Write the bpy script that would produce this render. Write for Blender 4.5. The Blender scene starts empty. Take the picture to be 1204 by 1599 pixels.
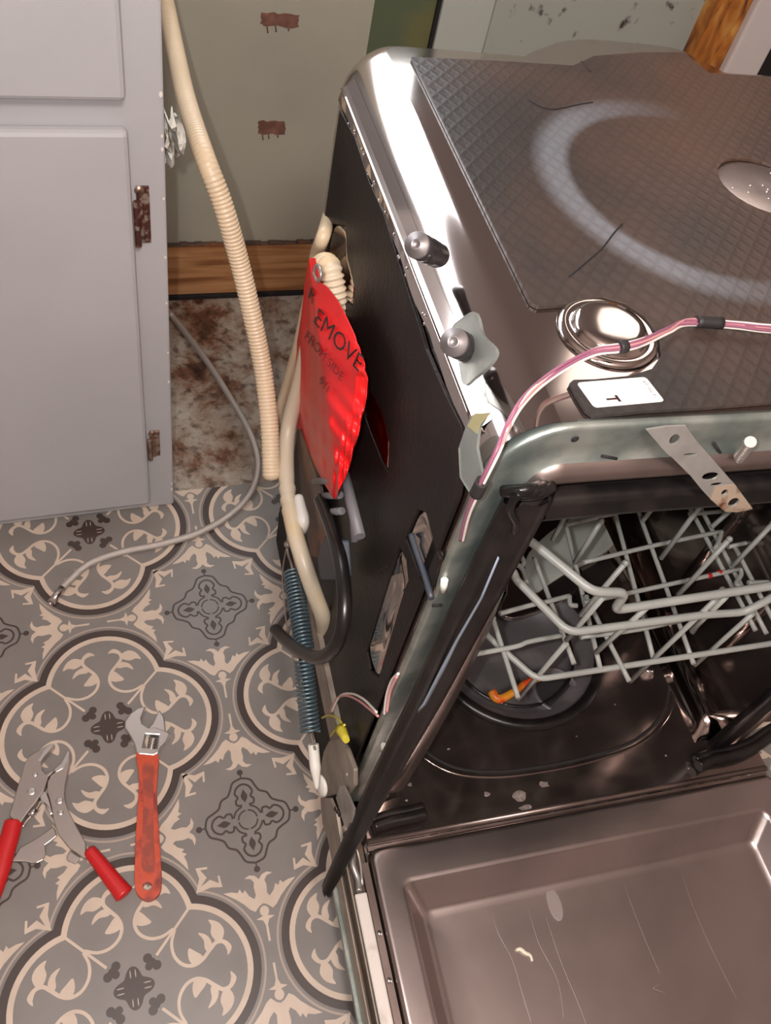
import bpy, bmesh, math, random
from math import pi, sin, cos, radians, sqrt, atan2
from mathutils import Vector, Matrix
from mathutils.geometry import tessellate_polygon
random.seed(7)
sc = bpy.context.scene
COL = sc.collection
# ------------------------------------------------------------------ camera
F = 1358.5353
def R3(rx, ry, rz):
    return Matrix.Rotation(rz, 3, 'Z') @ Matrix.Rotation(ry, 3, 'Y') @ Matrix.Rotation(rx, 3, 'X')
CAM_R = R3(0.630262, -0.179814, -0.268963)
CAM_P = Vector((-0.002975, -0.350006, 1.187747))
cd = bpy.data.cameras.new('camera'); cam = bpy.data.objects.new('camera', cd); COL.objects.link(cam)
cd.sensor_fit = 'VERTICAL'; cd.sensor_height = 36; cd.sensor_width = 27.1; cd.lens = F * 36 / 1599
cd.clip_start = .02
cam.matrix_world = Matrix.Translation(CAM_P) @ CAM_R.to_4x4()
sc.camera = cam
# ------------------------------------------------------------------ view, world, lamps
sc.view_settings.view_transform = 'Standard'; sc.view_settings.look = 'None'
sc.view_settings.exposure = -0.12; sc.view_settings.gamma = 1; sc.view_settings.use_curve_mapping = False
w = bpy.data.worlds.new('world'); sc.world = w; w.use_nodes = True
w.node_tree.nodes['Background'].inputs[0].default_value = (.9, .85, .85, 1)
w.node_tree.nodes['Background'].inputs[1].default_value = 0.05
def area(name, loc, target, size, power, col, sy=None):
    l = bpy.data.lights.new(name, 'AREA'); l.energy = power; l.color = col; l.size = size
    if sy: l.shape = 'RECTANGLE'; l.size_y = sy
    o = bpy.data.objects.new(name, l); COL.objects.link(o); o.location = loc
    o.rotation_euler = (Vector(target) - Vector(loc)).to_track_quat('-Z', 'Y').to_euler()
    return o
def bulb(name, loc, energy, col, r):
    l = bpy.data.lights.new(name, 'POINT'); l.energy = energy; l.color = col; l.shadow_soft_size = r
    o = bpy.data.objects.new(name, l); COL.objects.link(o); o.location = loc
bulb('phone_lamp', CAM_P + CAM_R @ Vector((-.032, .012, -.0 + .01)), 22, (1, .965, .95), .006)   # the phone's own lamp, left of its lens
bulb('kitchen_lamp', (.10, -.85, 2.12), 78, (1, .92, .87), .16)
area('rear_strip_light', (-.20, 1.00, 1.17), (-.20, 0, 1.17), 1.5, 15, (.93, .96, 1), .34)  # unseen, placed and shaped for the streak it reflects on the shell
area('dome_glow_light', (1.27, .98, 1.54), (1.1, 0, 1.3), .38, 1.3, (1, .86, .76))  # added, unseen: a warm patch for the dome cap to reflect

# ------------------------------------------------------------------ pixel rays (photograph frame) to real points on real planes
def ray(u, v):
    return CAM_R @ Vector(((u - 602) / F, -(v - 799.5) / F, -1))
def bw(u, v, ax, val):
    d = ray(u, v); t = (val - CAM_P[ax]) / d[ax]; return CAM_P + d * t
DR = R3(-0.038569, 0.009168, -0.043); DO = Vector((0.233873, -0.052823, 0.1))
DRt = DR.transposed(); CL = DRt @ (CAM_P - DO)
def bl(u, v, ax, val):                       # in the dishwasher's own axes
    d = DRt @ ray(u, v); t = (val - CL[ax]) / d[ax]; return CL + d * t
def toW(p): return DR @ Vector(p) + DO
DM = Matrix.Translation(DO) @ DR.to_4x4()

# ------------------------------------------------------------------ materials
def mat(name, col, rough=.5, metal=0., n=None, bump=None, spec=None, coat=0, alpha=None, trans=0, aniso=0):
    """n=(scale, col2, lo, hi[, detail]) mottles the colour; bump=(scale, strength)"""
    m = bpy.data.materials.new(name); m.use_nodes = True
    t = m.node_tree; b = t.nodes['Principled BSDF']
    b.inputs['Base Color'].default_value = (*col, 1); b.inputs['Roughness'].default_value = rough
    b.inputs['Metallic'].default_value = metal
    if spec is not None: b.inputs['Specular IOR Level'].default_value = spec
    if coat: b.inputs['Coat Weight'].default_value = coat; b.inputs['Coat Roughness'].default_value = .1
    if trans: b.inputs['Transmission Weight'].default_value = trans
    if alpha is not None: b.inputs['Alpha'].default_value = alpha
    if aniso: b.inputs['Anisotropic'].default_value = aniso
    tc = t.nodes.new('ShaderNodeTexCoord')
    if n:
        no = t.nodes.new('ShaderNodeTexNoise'); no.inputs['Scale'].default_value = n[0]; no.inputs['Detail'].default_value = n[4] if len(n) > 4 else 6
        t.links.new(tc.outputs['Object'], no.inputs['Vector'])
        cr = t.nodes.new('ShaderNodeValToRGB'); cr.color_ramp.elements[0].position = n[2]; cr.color_ramp.elements[1].position = n[3]
        cr.color_ramp.elements[0].color = (*col, 1); cr.color_ramp.elements[1].color = (*n[1], 1)
        t.links.new(no.outputs['Fac'], cr.inputs['Fac']); t.links.new(cr.outputs['Color'], b.inputs['Base Color'])
    if bump:
        no = t.nodes.new('ShaderNodeTexNoise'); no.inputs['Scale'].default_value = bump[0]; no.inputs['Detail'].default_value = 3
        t.links.new(tc.outputs['Object'], no.inputs['Vector'])
        bp = t.nodes.new('ShaderNodeBump'); bp.inputs['Strength'].default_value = bump[1]; bp.inputs['Distance'].default_value = .002
        t.links.new(no.outputs['Fac'], bp.inputs['Height']); t.links.new(bp.outputs['Normal'], b.inputs['Normal'])
    return m
def nodes(m): return m.node_tree, m.node_tree.nodes['Principled BSDF']
M = {}
M['vinyl'] = mat('vinyl_grey', (.205, .186, .170), .40, n=(14, (.172, .156, .146), .35, .7))
M['vinyl_cream'] = mat('vinyl_cream', (.56, .455, .365), .40, n=(30, (.50, .40, .32), .35, .7))
M['vinyl_dark'] = mat('vinyl_dark', (.048, .032, .027), .42)
M['vinyl_line'] = mat('vinyl_thin_line', (.36, .29, .24), .42)
M['steel'] = mat('polished_steel', (.60, .53, .50), .10, 1, bump=(9, .04))
M['steel_in'] = mat('tub_steel', (.30, .245, .225), .14, .94, n=(11, (.20, .155, .14), .4, .65), bump=(30, .05))
M['steel_door'] = mat('brushed_door_steel', (.54, .475, .46), .27, 1, n=(7, (.42, .37, .36), .4, .7), bump=(60, .05))
M['mat_side'] = mat('black_sound_mat', (.010, .007, .0065), .45, n=(9, (.020, .014, .012), .4, .75), bump=(150, .35), spec=.28)
M['galv'] = mat('galvanised_steel', (.23, .27, .25), .38, .75, n=(24, (.50, .52, .47), .38, .70), bump=(120, .1))
M['galv_top'] = M['galv']
M['lip'] = mat('brown_steel_lip', (.32, .25, .23), .35, .9, n=(12, (.22, .17, .15), .4, .6))
M['rubber'] = mat('black_rubber', (.007, .006, .006), .30, n=(30, (.018, .014, .013), .45, .7), spec=.35)
M['sealedge'] = mat('scraped_rubber_edge', (.22, .26, .32), .35)
M['plastic_black'] = mat('black_plastic', (.02, .02, .022), .4)
M['plastic_grey'] = mat('grey_plastic', (.16, .15, .16), .5)
M['plastic_dgrey'] = mat('dark_grey_plastic', (.085, .078, .080), .40, n=(15, (.17, .155, .155), .5, .75))
M['plastic_white'] = mat('white_plastic', (.72, .70, .64), .4)
M['plastic_slate'] = mat('slate_plastic', (.035, .042, .055), .45)
M['plastic_orange'] = mat('orange_plastic', (.62, .24, .02), .4, n=(40, (.6, .06, .01), .45, .6))
M['clear'] = mat('translucent_plastic', (.62, .66, .62), .3, trans=.8, bump=(40, .8))
M['amber'] = mat('amber_glue', (.62, .55, .28), .35, trans=.35)
M['chrome'] = mat('chrome', (.70, .66, .64), .2, 1)
M['capmetal'] = mat('dull_cap_metal', (.30, .27, .27), .42, .8)
M['bolt'] = mat('dark_roller_metal', (.035, .032, .034), .28, .3)
M['rack'] = mat('grey_rack_vinyl', (.36, .37, .345), .35, n=(20, (.30, .31, .29), .4, .7))
M['spring'] = mat('blue_grey_spring', (.13, .19, .22), .38, .6)
M['hose'] = mat('cream_hose', (.66, .53, .37), .38, n=(6, (.58, .45, .30), .4, .7))
M['hose_pale'] = mat('stained_hose', (.58, .50, .38), .38, n=(9, (.60, .43, .20), .52, .70))
M['hose_yel'] = mat('yellowed_hose', (.60, .42, .20), .38, n=(8, (.66, .55, .40), .45, .62))
M['cord'] = mat('black_cord', (.010, .008, .008), .3, spec=.5)
M['braid'] = mat('braided_steel', (.55, .50, .46), .38, .6, bump=(900, .6))
M['cab'] = mat('painted_cabinet', (.425, .420, .432), .36, n=(3, (.375, .372, .385), .4, .7), bump=(25, .08))
M['hinge'] = mat('rusty_hinge', (.10, .035, .028), .4, .5, n=(120, (.32, .26, .21), .5, .62))
M['hinge_l'] = mat('brass_hinge', (.34, .25, .19), .35, .7, n=(150, (.16, .07, .05), .45, .6))
M['scratch'] = mat('pale_scratch', (.56, .55, .55), .5)
M['caulk'] = mat('torn_caulk', (.50, .49, .44), .6, n=(90, (.20, .17, .14), .5, .62))
M['chip'] = mat('chipped_paint', (.72, .66, .60), .6)
M['wall'] = mat('sage_wall', (.36, .345, .275), .55, n=(5, (.315, .30, .245), .4, .7), bump=(60, .15))
M['unlit_upper'] = mat('dark_upper_wall', (.17, .14, .135), .6)  # unseen wall coloured dark, as if unlit, for the steel to reflect
M['wall_far'] = mat('room_wall', (.55, .45, .41), .7)
M['ceiling'] = mat('ceiling_paint', (.62, .52, .47), .8)
M['wall_white'] = mat('white_panel', (.42, .44, .40), .5)
M['mold'] = mat('mouldy_panel', (.34, .36, .32), .55, n=(26, (.035, .028, .025), .60, .68, 8))
M['green'] = mat('olive_green_board', (.095, .12, .070), .4, n=(5, (.19, .155, .05), .45, .75))
M['brown_hole'] = mat('torn_brown_paper', (.13, .055, .038), .8, n=(60, (.22, .10, .07), .4, .7), bump=(90, .5))
M['black'] = mat('dark_gap', (.01, .008, .008), .8)
M['white_trim'] = mat('white_trim_paint', (.62, .57, .55), .35)
M['red'] = mat('red_plastic_film', (.80, .016, .018), .36, n=(9, (.60, .014, .012), .45, .62), spec=.35, bump=(60, .35))
M['ink'] = mat('black_ink', (.03, .006, .006), .5)
M['ink_faint'] = mat('faded_ink', (.20, .012, .012), .5)
M['label_white'] = mat('label_paper', (.86, .84, .82), .4)
M['grip_red'] = mat('red_dipped_grip', (.50, .012, .014), .38)
M['wrench_red'] = mat('worn_orange_red_handle', (.50, .065, .025), .42, n=(45, (.22, .028, .02), .48, .66), bump=(80, .3))
M['tool'] = mat('satin_tool_steel', (.50, .45, .42), .33, .9, bump=(80, .1))
M['tool_b'] = mat('bright_tool_steel', (.72, .70, .68), .28, .9)
M['w_white'] = mat('white_wire', (.75, .68, .62), .4)
M['w_pink'] = mat('pink_wire', (.62, .28, .28), .4)
M['w_purple'] = mat('purple_wire', (.28, .10, .16), .4)
M['w_yellow'] = mat('yellow_wire', (.62, .52, .05), .4)
M['tape'] = mat('black_tape', (.02, .018, .018), .55)
M['rust_plate'] = mat('rusty_bracket', (.12, .085, .07), .5, .5, n=(25, (.26, .11, .05), .5, .7))
M['hinge_arm'] = mat('dull_hinge_steel', (.34, .29, .235), .45, .3, n=(25, (.22, .18, .15), .4, .7))
M['door_edge'] = mat('pale_door_edge', (.72, .66, .61), .4, .2, n=(30, (.45, .38, .33), .55, .75))
M['bracket'] = mat('zinc_bracket', (.48, .46, .43), .4, .7, n=(60, (.40, .38, .35), .4, .7))
M['rustspot'] = mat('rusted_bracket_end', (.46, .36, .27), .5, .5, n=(70, (.16, .055, .02), .5, .62))
M['food'] = mat('dried_food', (.80, .74, .60), .6)
M['scale'] = mat('limescale', (.26, .22, .20), .7, n=(150, (.13, .10, .09), .4, .6))
M['grey_plate'] = mat('grey_green_plate', (.40, .43, .39), .4)
M['redfleck'] = mat('red_fleck', (.4, .01, .01), .5)

# wood with grain
def wood(name, c1, c2, c3, axis_scale):
    m = bpy.data.materials.new(name); m.use_nodes = True; t, b = nodes(m)
    tc = t.nodes.new('ShaderNodeTexCoord'); mp = t.nodes.new('ShaderNodeMapping'); mp.inputs['Scale'].default_value = axis_scale
    no = t.nodes.new('ShaderNodeTexNoise'); no.inputs['Scale'].default_value = 3; no.inputs['Detail'].default_value = 8; no.inputs['Distortion'].default_value = .6
    cr = t.nodes.new('ShaderNodeValToRGB'); e = cr.color_ramp.elements
    e[0].position = .35; e[0].color = (*c1, 1); e[1].position = .65; e[1].color = (*c3, 1); x = e.new(.5); x.color = (*c2, 1)
    t.links.new(tc.outputs['Object'], mp.inputs['Vector']); t.links.new(mp.outputs[0], no.inputs['Vector'])
    t.links.new(no.outputs['Fac'], cr.inputs['Fac']); t.links.new(cr.outputs['Color'], b.inputs['Base Color'])
    b.inputs['Roughness'].default_value = .5
    return m
M['wood'] = wood('pine_sill', (.22, .085, .03), (.40, .19, .075), (.50, .26, .12), (1.2, 8, 22))
M['stud'] = wood('stained_stud', (.05, .02, .01), (.42, .14, .02), (.60, .32, .08), (14, 6, 4))
# filthy subfloor
m = bpy.data.materials.new('filthy_subfloor'); m.use_nodes = True; t, b = nodes(m)
tc = t.nodes.new('ShaderNodeTexCoord')
n1 = t.nodes.new('ShaderNodeTexNoise'); n1.inputs['Scale'].default_value = 8; n1.inputs['Detail'].default_value = 12; n1.inputs['Roughness'].default_value = .72; n1.inputs['Distortion'].default_value = .25
n2 = t.nodes.new('ShaderNodeTexNoise'); n2.inputs['Scale'].default_value = 60; n2.inputs['Detail'].default_value = 6
t.links.new(tc.outputs['Object'], n1.inputs['Vector']); t.links.new(tc.outputs['Object'], n2.inputs['Vector'])
cr = t.nodes.new('ShaderNodeValToRGB'); e = cr.color_ramp.elements
e[0].position = .34; e[0].color = (.045, .018, .010, 1); e[1].position = .58; e[1].color = (.38, .335, .285, 1)
x = e.new(.42); x.color = (.15, .065, .034, 1); x = e.new(.48); x.color = (.27, .205, .155, 1)
t.links.new(n1.outputs['Fac'], cr.inputs['Fac'])
cr2 = t.nodes.new('ShaderNodeValToRGB'); cr2.color_ramp.elements[0].position = .33; cr2.color_ramp.elements[0].color = (.25, .18, .15, 1); cr2.color_ramp.elements[1].position = .48; cr2.color_ramp.elements[1].color = (1, 1, 1, 1)
t.links.new(n2.outputs['Fac'], cr2.inputs['Fac'])
mx = t.nodes.new('ShaderNodeMix'); mx.data_type = 'RGBA'; mx.blend_type = 'MULTIPLY'; mx.inputs[0].default_value = .8
t.links.new(cr.outputs['Color'], mx.inputs[6]); t.links.new(cr2.outputs['Color'], mx.inputs[7]); t.links.new(mx.outputs[2], b.inputs['Base Color'])
bp = t.nodes.new('ShaderNodeBump'); bp.inputs['Strength'].default_value = .7; bp.inputs['Distance'].default_value = .004
t.links.new(n1.outputs['Fac'], bp.inputs['Height']); t.links.new(bp.outputs['Normal'], b.inputs['Normal'])
b.inputs['Roughness'].default_value = .5
M['subfloor'] = m
# bitumen sheet on the top: embossed diamond net and a grey-blue arc
def top_mat():
    m = bpy.data.materials.new('brown_sound_mat'); m.use_nodes = True; t, b = nodes(m); L = t.links; N = t.nodes.new
    tc = N('ShaderNodeTexCoord'); sp = N('ShaderNodeSeparateXYZ'); L.new(tc.outputs['Object'], sp.inputs[0])
    def mth(op, a, c=None, clamp=False):
        q = N('ShaderNodeMath'); q.operation = op; q.use_clamp = clamp
        for k, val in enumerate((a, c)):
            if val is None: continue
            if isinstance(val, (int, float)): q.inputs[k].default_value = val
            else: L.new(val, q.inputs[k])
        return q.outputs[0]
    X, Y = sp.outputs[0], sp.outputs[1]
    def lines(a, c, period):
        s = mth('ADD', mth('MULTIPLY', X, a / period), mth('MULTIPLY', Y, c / period))
        f = mth('ABSOLUTE', mth('SUBTRACT', mth('FRACT', s), .5))
        return mth('SUBTRACT', 1, mth('MULTIPLY', f, 3.6), True)
    net = mth('MAXIMUM', lines(.85, .53, .013), lines(-.75, .66, .013))
    no = N('ShaderNodeTexNoise'); no.inputs['Scale'].default_value = 7; no.inputs['Detail'].default_value = 6; L.new(tc.outputs['Object'], no.inputs['Vector'])
    fine = N('ShaderNodeTexNoise'); fine.inputs['Scale'].default_value = 500; L.new(tc.outputs['Object'], fine.inputs['Vector'])
    cr = N('ShaderNodeValToRGB'); e = cr.color_ramp.elements
    e[0].position = .35; e[0].color = (.038, .032, .030, 1); e[1].position = .65; e[1].color = (.098, .058, .043, 1)
    L.new(mth('ADD', mth('MULTIPLY', no.outputs['Fac'], .6), mth('MULTIPLY', X, .75)), cr.inputs['Fac'])
    # grey-blue arc: a band between two circles
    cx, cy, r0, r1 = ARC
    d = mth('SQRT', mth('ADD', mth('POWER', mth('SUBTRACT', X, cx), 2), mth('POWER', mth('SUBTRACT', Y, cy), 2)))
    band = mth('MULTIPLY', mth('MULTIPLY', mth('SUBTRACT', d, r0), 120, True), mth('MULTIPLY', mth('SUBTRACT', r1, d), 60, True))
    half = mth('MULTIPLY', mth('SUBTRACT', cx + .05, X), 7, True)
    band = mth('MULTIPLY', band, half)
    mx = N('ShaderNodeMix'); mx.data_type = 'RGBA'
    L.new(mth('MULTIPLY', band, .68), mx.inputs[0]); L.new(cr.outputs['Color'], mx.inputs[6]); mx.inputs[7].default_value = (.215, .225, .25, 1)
    mx2 = N('ShaderNodeMix'); mx2.data_type = 'RGBA'; mx2.blend_type = 'MULTIPLY'
    L.new(mth('MULTIPLY', net, .30), mx2.inputs[0]); L.new(mx.outputs[2], mx2.inputs[6]); mx2.inputs[7].default_value = (.5, .45, .42, 1)
    L.new(mx2.outputs[2], b.inputs['Base Color'])
    b.inputs['Roughness'].default_value = .38; b.inputs['Specular IOR Level'].default_value = .30
    bp = N('ShaderNodeBump'); bp.inputs['Strength'].default_value = .25; bp.inputs['Distance'].default_value = .001
    L.new(mth('ADD', net, mth('MULTIPLY', fine.outputs['Fac'], .8)), bp.inputs['Height']); L.new(bp.outputs['Normal'], b.inputs['Normal'])
    return m

# ------------------------------------------------------------------ mesh kit
def cat(pts, n=8, closed=False):
    P = [Vector(p) for p in pts]; out = []; N_ = len(P)
    rng = range(N_) if closed else range(N_ - 1)
    for i in rng:
        if closed: a, b_, c, d = P[(i - 1) % N_], P[i], P[(i + 1) % N_], P[(i + 2) % N_]
        else: a, b_, c, d = P[max(i - 1, 0)], P[i], P[i + 1], P[min(i + 2, N_ - 1)]
        for k in range(n):
            t = k / n
            out.append(.5 * ((2 * b_) + (c - a) * t + (2 * a - 5 * b_ + 4 * c - d) * t * t + (-a + 3 * b_ - 3 * c + d) * t ** 3))
    if not closed: out.append(P[-1].copy())
    return out
class MB:
    def __init__(s): s.v = []; s.f = []; s.m = []; s.mi = 0; s.smooth = []
    def add(s, verts, faces, smooth=False):
        o = len(s.v); s.v += [Vector(p) for p in verts]
        for f in faces: s.f.append([i + o for i in f]); s.m.append(s.mi); s.smooth.append(smooth)
        return s
    def box(s, a, b):
        x0, y0, z0 = a; x1, y1, z1 = b
        return s.add([(x, y, z) for z in (z0, z1) for y in (y0, y1) for x in (x0, x1)],
            [(0, 2, 3, 1), (4, 5, 7, 6), (0, 1, 5, 4), (2, 6, 7, 3), (0, 4, 6, 2), (1, 3, 7, 5)])
    def grid(s, rows, smooth=True, closed=False):
        n = len(rows[0]); vs = [p for r in rows for p in r]; fs = []
        for i in range(len(rows) - 1):
            for j in range(n if closed else n - 1):
                k = (j + 1) % n; fs.append((i * n + j, i * n + k, (i + 1) * n + k, (i + 1) * n + j))
        return s.add(vs, fs, smooth)
    def tube(s, pts, r, seg=10, n=6, rf=None, caps=True, closed=False, raw=False):
        P = [Vector(p) for p in pts] if raw else cat(pts, n, closed)
        T = []
        for i in range(len(P)):
            a = P[i - 1] if (closed or i) else P[0]; b = P[(i + 1) % len(P)] if (closed or i < len(P) - 1) else P[-1]
            d = (b - a); T.append(d.normalized() if d.length > 1e-9 else Vector((0, 0, 1)))
        up = Vector((0, 0, 1)) if abs(T[0].z) < .9 else Vector((1, 0, 0))
        nrm = (up - T[0] * up.dot(T[0])).normalized(); rows = []; L = 0
        for i, p in enumerate(P):
            if i: L += (P[i] - P[i - 1]).length
            nrm = (nrm - T[i] * nrm.dot(T[i])); nrm.normalize(); bn = T[i].cross(nrm)
            rr = r * (rf(L, i / (len(P) - 1)) if rf else 1)
            rows.append([p + (nrm * cos(2 * pi * k / seg) + bn * sin(2 * pi * k / seg)) * rr for k in range(seg)])
        if closed: rows.append(rows[0])
        o = len(s.v); s.grid(rows, True, True)
        if caps and not closed:
            s.f.append([o + k for k in range(seg)][::-1]); s.m.append(s.mi); s.smooth.append(False)
            q = o + (len(rows) - 1) * seg; s.f.append([q + k for k in range(seg)]); s.m.append(s.mi); s.smooth.append(False)
        return s
    def plate(s, outer, holes, th, fn):
        """flat plate: 2-D outline with holes; fn(u, v, w) places it, w from 0 to th"""
        loops = [outer] + list(holes); flat = [p for l in loops for p in l]; n = len(flat)
        tris = tessellate_polygon([[Vector((p[0], p[1], 0)) for p in l] for l in loops])
        vs = [fn(p[0], p[1], th) for p in flat] + [fn(p[0], p[1], 0) for p in flat]
        fs = []
        for a, b, c in tris:
            A, B, C = flat[a], flat[b], flat[c]
            cr = (B[0] - A[0]) * (C[1] - A[1]) - (B[1] - A[1]) * (C[0] - A[0])
            if abs(cr) < 1e-14: continue
            if cr < 0: b, c = c, b
            fs.append((a, b, c)); fs.append((a + n, c + n, b + n))
        o = 0
        for l in loops:
            k = len(l)
            for i in range(k): j = (i + 1) % k; fs.append((o + i, o + j, o + j + n, o + i + n))
            o += k
        return s.add(vs, fs)
    def lathe(s, prof, c, seg=32, axis=None, smooth=True):
        ax = (Vector(axis) if axis else Vector((0, 0, 1))).normalized()
        q = ax.to_track_quat('Z', 'Y'); c = Vector(c)
        rows = [[c + q @ Vector((r * cos(2 * pi * k / seg), r * sin(2 * pi * k / seg), z)) for k in range(seg)] for r, z in prof]
        return s.grid(rows, smooth, True)
    def build(s, name, mats, parent=None, bevel=0, fix=True, solid=0, loc=None):
        me = bpy.data.meshes.new(name); loc = Vector(loc) if loc is not None else None
        me.from_pydata([(p - loc) if loc else p for p in s.v], [], s.f)
        for mm in (mats if isinstance(mats, (list, tuple)) else [mats]): me.materials.append(M[mm] if isinstance(mm, str) else mm)
        for p, i, sm in zip(me.polygons, s.m, s.smooth): p.material_index = i; p.use_smooth = sm
        if fix:
            bm = bmesh.new(); bm.from_mesh(me); bmesh.ops.recalc_face_normals(bm, faces=bm.faces); bm.to_mesh(me); bm.free()
        o = bpy.data.objects.new(name, me); COL.objects.link(o)
        if parent: o.parent = parent
        if loc: o.location = loc
        if solid:
            md = o.modifiers.new('solid', 'SOLIDIFY'); md.thickness = solid
        if bevel:
            md = o.modifiers.new('bevel', 'BEVEL'); md.width = bevel; md.segments = 2; md.limit_method = 'ANGLE'; md.angle_limit = radians(40)
        return o
def split_build(mb, name, mats, parent, **kw):
    """each connected piece of mb becomes its own part"""
    par = list(range(len(mb.v)))
    def find(a):
        while par[a] != a: par[a] = par[par[a]]; a = par[a]
        return a
    for f in mb.f:
        for k in f[1:]: par[find(k)] = find(f[0])
    groups = {}
    for f, mi, sm_ in zip(mb.f, mb.m, mb.smooth): groups.setdefault(find(f[0]), []).append((f, mi, sm_))
    out = []
    for g in groups.values():
        n = MB(); idx = {}
        for f, mi, sm_ in g:
            for k in f:
                if k not in idx: idx[k] = len(n.v); n.v.append(mb.v[k])
            n.f.append([idx[k] for k in f]); n.m.append(mi); n.smooth.append(sm_)
        out.append(n.build(name, mats, parent, **kw))
    return out
def tag(o, label=None, category=None, group=None, kind=None):
    if label: o['label'] = label
    if category: o['category'] = category
    if group: o['group'] = group
    if kind: o['kind'] = kind
    return o
def thing(name, loc, label, category, group=None):
    o = bpy.data.objects.new(name, None); o.empty_display_size = .02; COL.objects.link(o); o.location = loc
    return tag(o, label, category, group)
def child(o, parent):                       # keeps world-space vertices under an empty that has only a location
    o.parent = parent; o.location = -Vector(parent.location); return o
def circ(cx, cy, r, n=20, ry=None): return [(cx + r * cos(2 * pi * k / n), cy + (ry or r) * sin(2 * pi * k / n)) for k in range(n)]
def text_mesh(txt, size, bold=0, align='LEFT'):
    cu = bpy.data.curves.new('t', 'FONT'); cu.body = txt; cu.size = size; cu.offset = bold; cu.align_x = align; cu.resolution_u = 3
    o = bpy.data.objects.new('t', cu); COL.objects.link(o); dg = bpy.context.evaluated_depsgraph_get(); dg.update()
    me = bpy.data.meshes.new_from_object(o.evaluated_get(dg))
    vs = [(v.co.x, v.co.y) for v in me.vertices]; fs = [tuple(p.vertices) for p in me.polygons]
    bpy.data.objects.remove(o); bpy.data.curves.remove(cu); bpy.data.meshes.remove(me)
    return vs, fs

# ================================================================== THE SETTING
# ---- patterned vinyl floor
P = 0.32672; XL, YL = -0.043655, 0.470450; EDGE = 0.532
ZK = [0]
def nz(z): ZK[0] += 1; return z + (ZK[0] % 24) * .000004
def ribbon(mb, pts, wd, z, n=6, closed=False, wf=None):
    z = nz(z)
    C_ = cat([(p[0], p[1], 0) for p in pts], n, closed) if n > 1 else [Vector((p[0], p[1], 0)) for p in pts]
    K = len(C_); vs = []
    for i, p in enumerate(C_):
        a = C_[i - 1] if (closed or i) else C_[0]; b = C_[(i + 1) % K] if (closed or i < K - 1) else C_[-1]
        d = (b - a).normalized(); nn = Vector((-d.y, d.x, 0)); h = wd / 2 * (wf(i / (K - 1)) if wf else 1)
        vs += [(p.x + nn.x * h, p.y + nn.y * h, z), (p.x - nn.x * h, p.y - nn.y * h, z)]
    fs = []
    for i in range(K if closed else K - 1):
        j = (i + 1) % K; fs.append((2 * i, 2 * i + 1, 2 * j + 1, 2 * j))
    mb.add(vs, fs)
def poly(mb, pts, z):
    z = nz(z); mb.add([(p[0], p[1], z) for p in pts], [tuple(range(len(pts)))])
def smooth2(pts, n=4): return [(p.x, p.y) for p in cat([(a, b, 0) for a, b in pts], n, True)]
SYM = [(1, 0, 0, 1), (0, 1, 1, 0), (-1, 0, 0, 1), (0, 1, -1, 0), (1, 0, 0, -1), (0, -1, 1, 0), (-1, 0, 0, -1), (0, -1, -1, 0)]
ROT = [(1, 0, 0, 1), (0, -1, 1, 0), (-1, 0, 0, -1), (0, 1, -1, 0)]
def tf(pts, s): a, b, c, d = s; return [(a * x + b * y, c * x + d * y) for x, y in pts]
CR, DK, TH, GR = 1, 2, 3, 0
Q = MB(); zc, zd = .00015, .00030
c0 = .187
for s in ROT:
    for r, wd, mi in ((.2295, .021, CR), (.2555, .030, DK), (.285, .008, TH)):
        Q.mi = mi; rows = []
        for rr in (r - wd / 2, r + wd / 2):
            t_ = (c0 + sqrt(2 * rr * rr - c0 * c0)) / 2; a0 = atan2(t_, t_ - c0)
            rows.append([(*tf([(c0 + rr * cos(a0 - 2 * a0 * k / 28), rr * sin(a0 - 2 * a0 * k / 28))], s)[0], zc) for k in range(29)])
        Q.grid(rows, False)
    Q.mi = DK
    for cx_, cy_, r_ in ((.056, .086, .0165), (.086, .056, .0165), (.058, .058, .014), (.068, .068, .017)): poly(Q, tf(circ(cx_, cy_, r_, 12), s), zc)
    Q.mi = CR; ribbon(Q, tf([(.088, .088), (.228, .226)], s), .010, zc, 1)
    Q.mi = TH
    for e in (.009, -.009): poly(Q, [(x_, y_) for x_, y_ in tf(circ(.047, e, .014, 10, .0022), s)], zd)
Q.mi = DK; poly(Q, [((.0590 + .0130 * cos(4 * a)) * cos(a), (.0590 + .0130 * cos(4 * a)) * sin(a)) for a in [2 * pi * k / 48 for k in range(48)]], zc)
for s in SYM:
    Q.mi = CR
    ribbon(Q, tf([(.163, .158), (.146, .115), (.150, .070), (.176, .035), (.212, .023), (.247, .034), (.278, .060), (.305, .080), (.332, .076), (.348, .052), (.340, .028)], s), .014, zc, 4,
           wf=lambda q: .75 + .35 * q if q < .8 else 1.03 + (q - .8) * 5 if q < .9 else max(.12, 1.53 - (q - .9) * 14))
    for lf in ([(.206, .080), (.226, .066), (.246, .046), (.238, .030), (.214, .026), (.202, .050)],
               [(.247, .124), (.274, .110), (.286, .080), (.276, .054), (.262, .070), (.262, .098)],
               [(.300, .162), (.330, .146), (.344, .116), (.328, .082), (.312, .092), (.301, .118), (.306, .142)]):
        gx = sum(a for a, b in lf) / 6; gy = sum(b for a, b in lf) / 6; lf = [(gx + (a - gx) * 1.16, gy + (b - gy) * 1.10) for a, b in lf]
        poly(Q, tf(smooth2(lf, 3), s), zc)
MD = MB()
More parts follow.
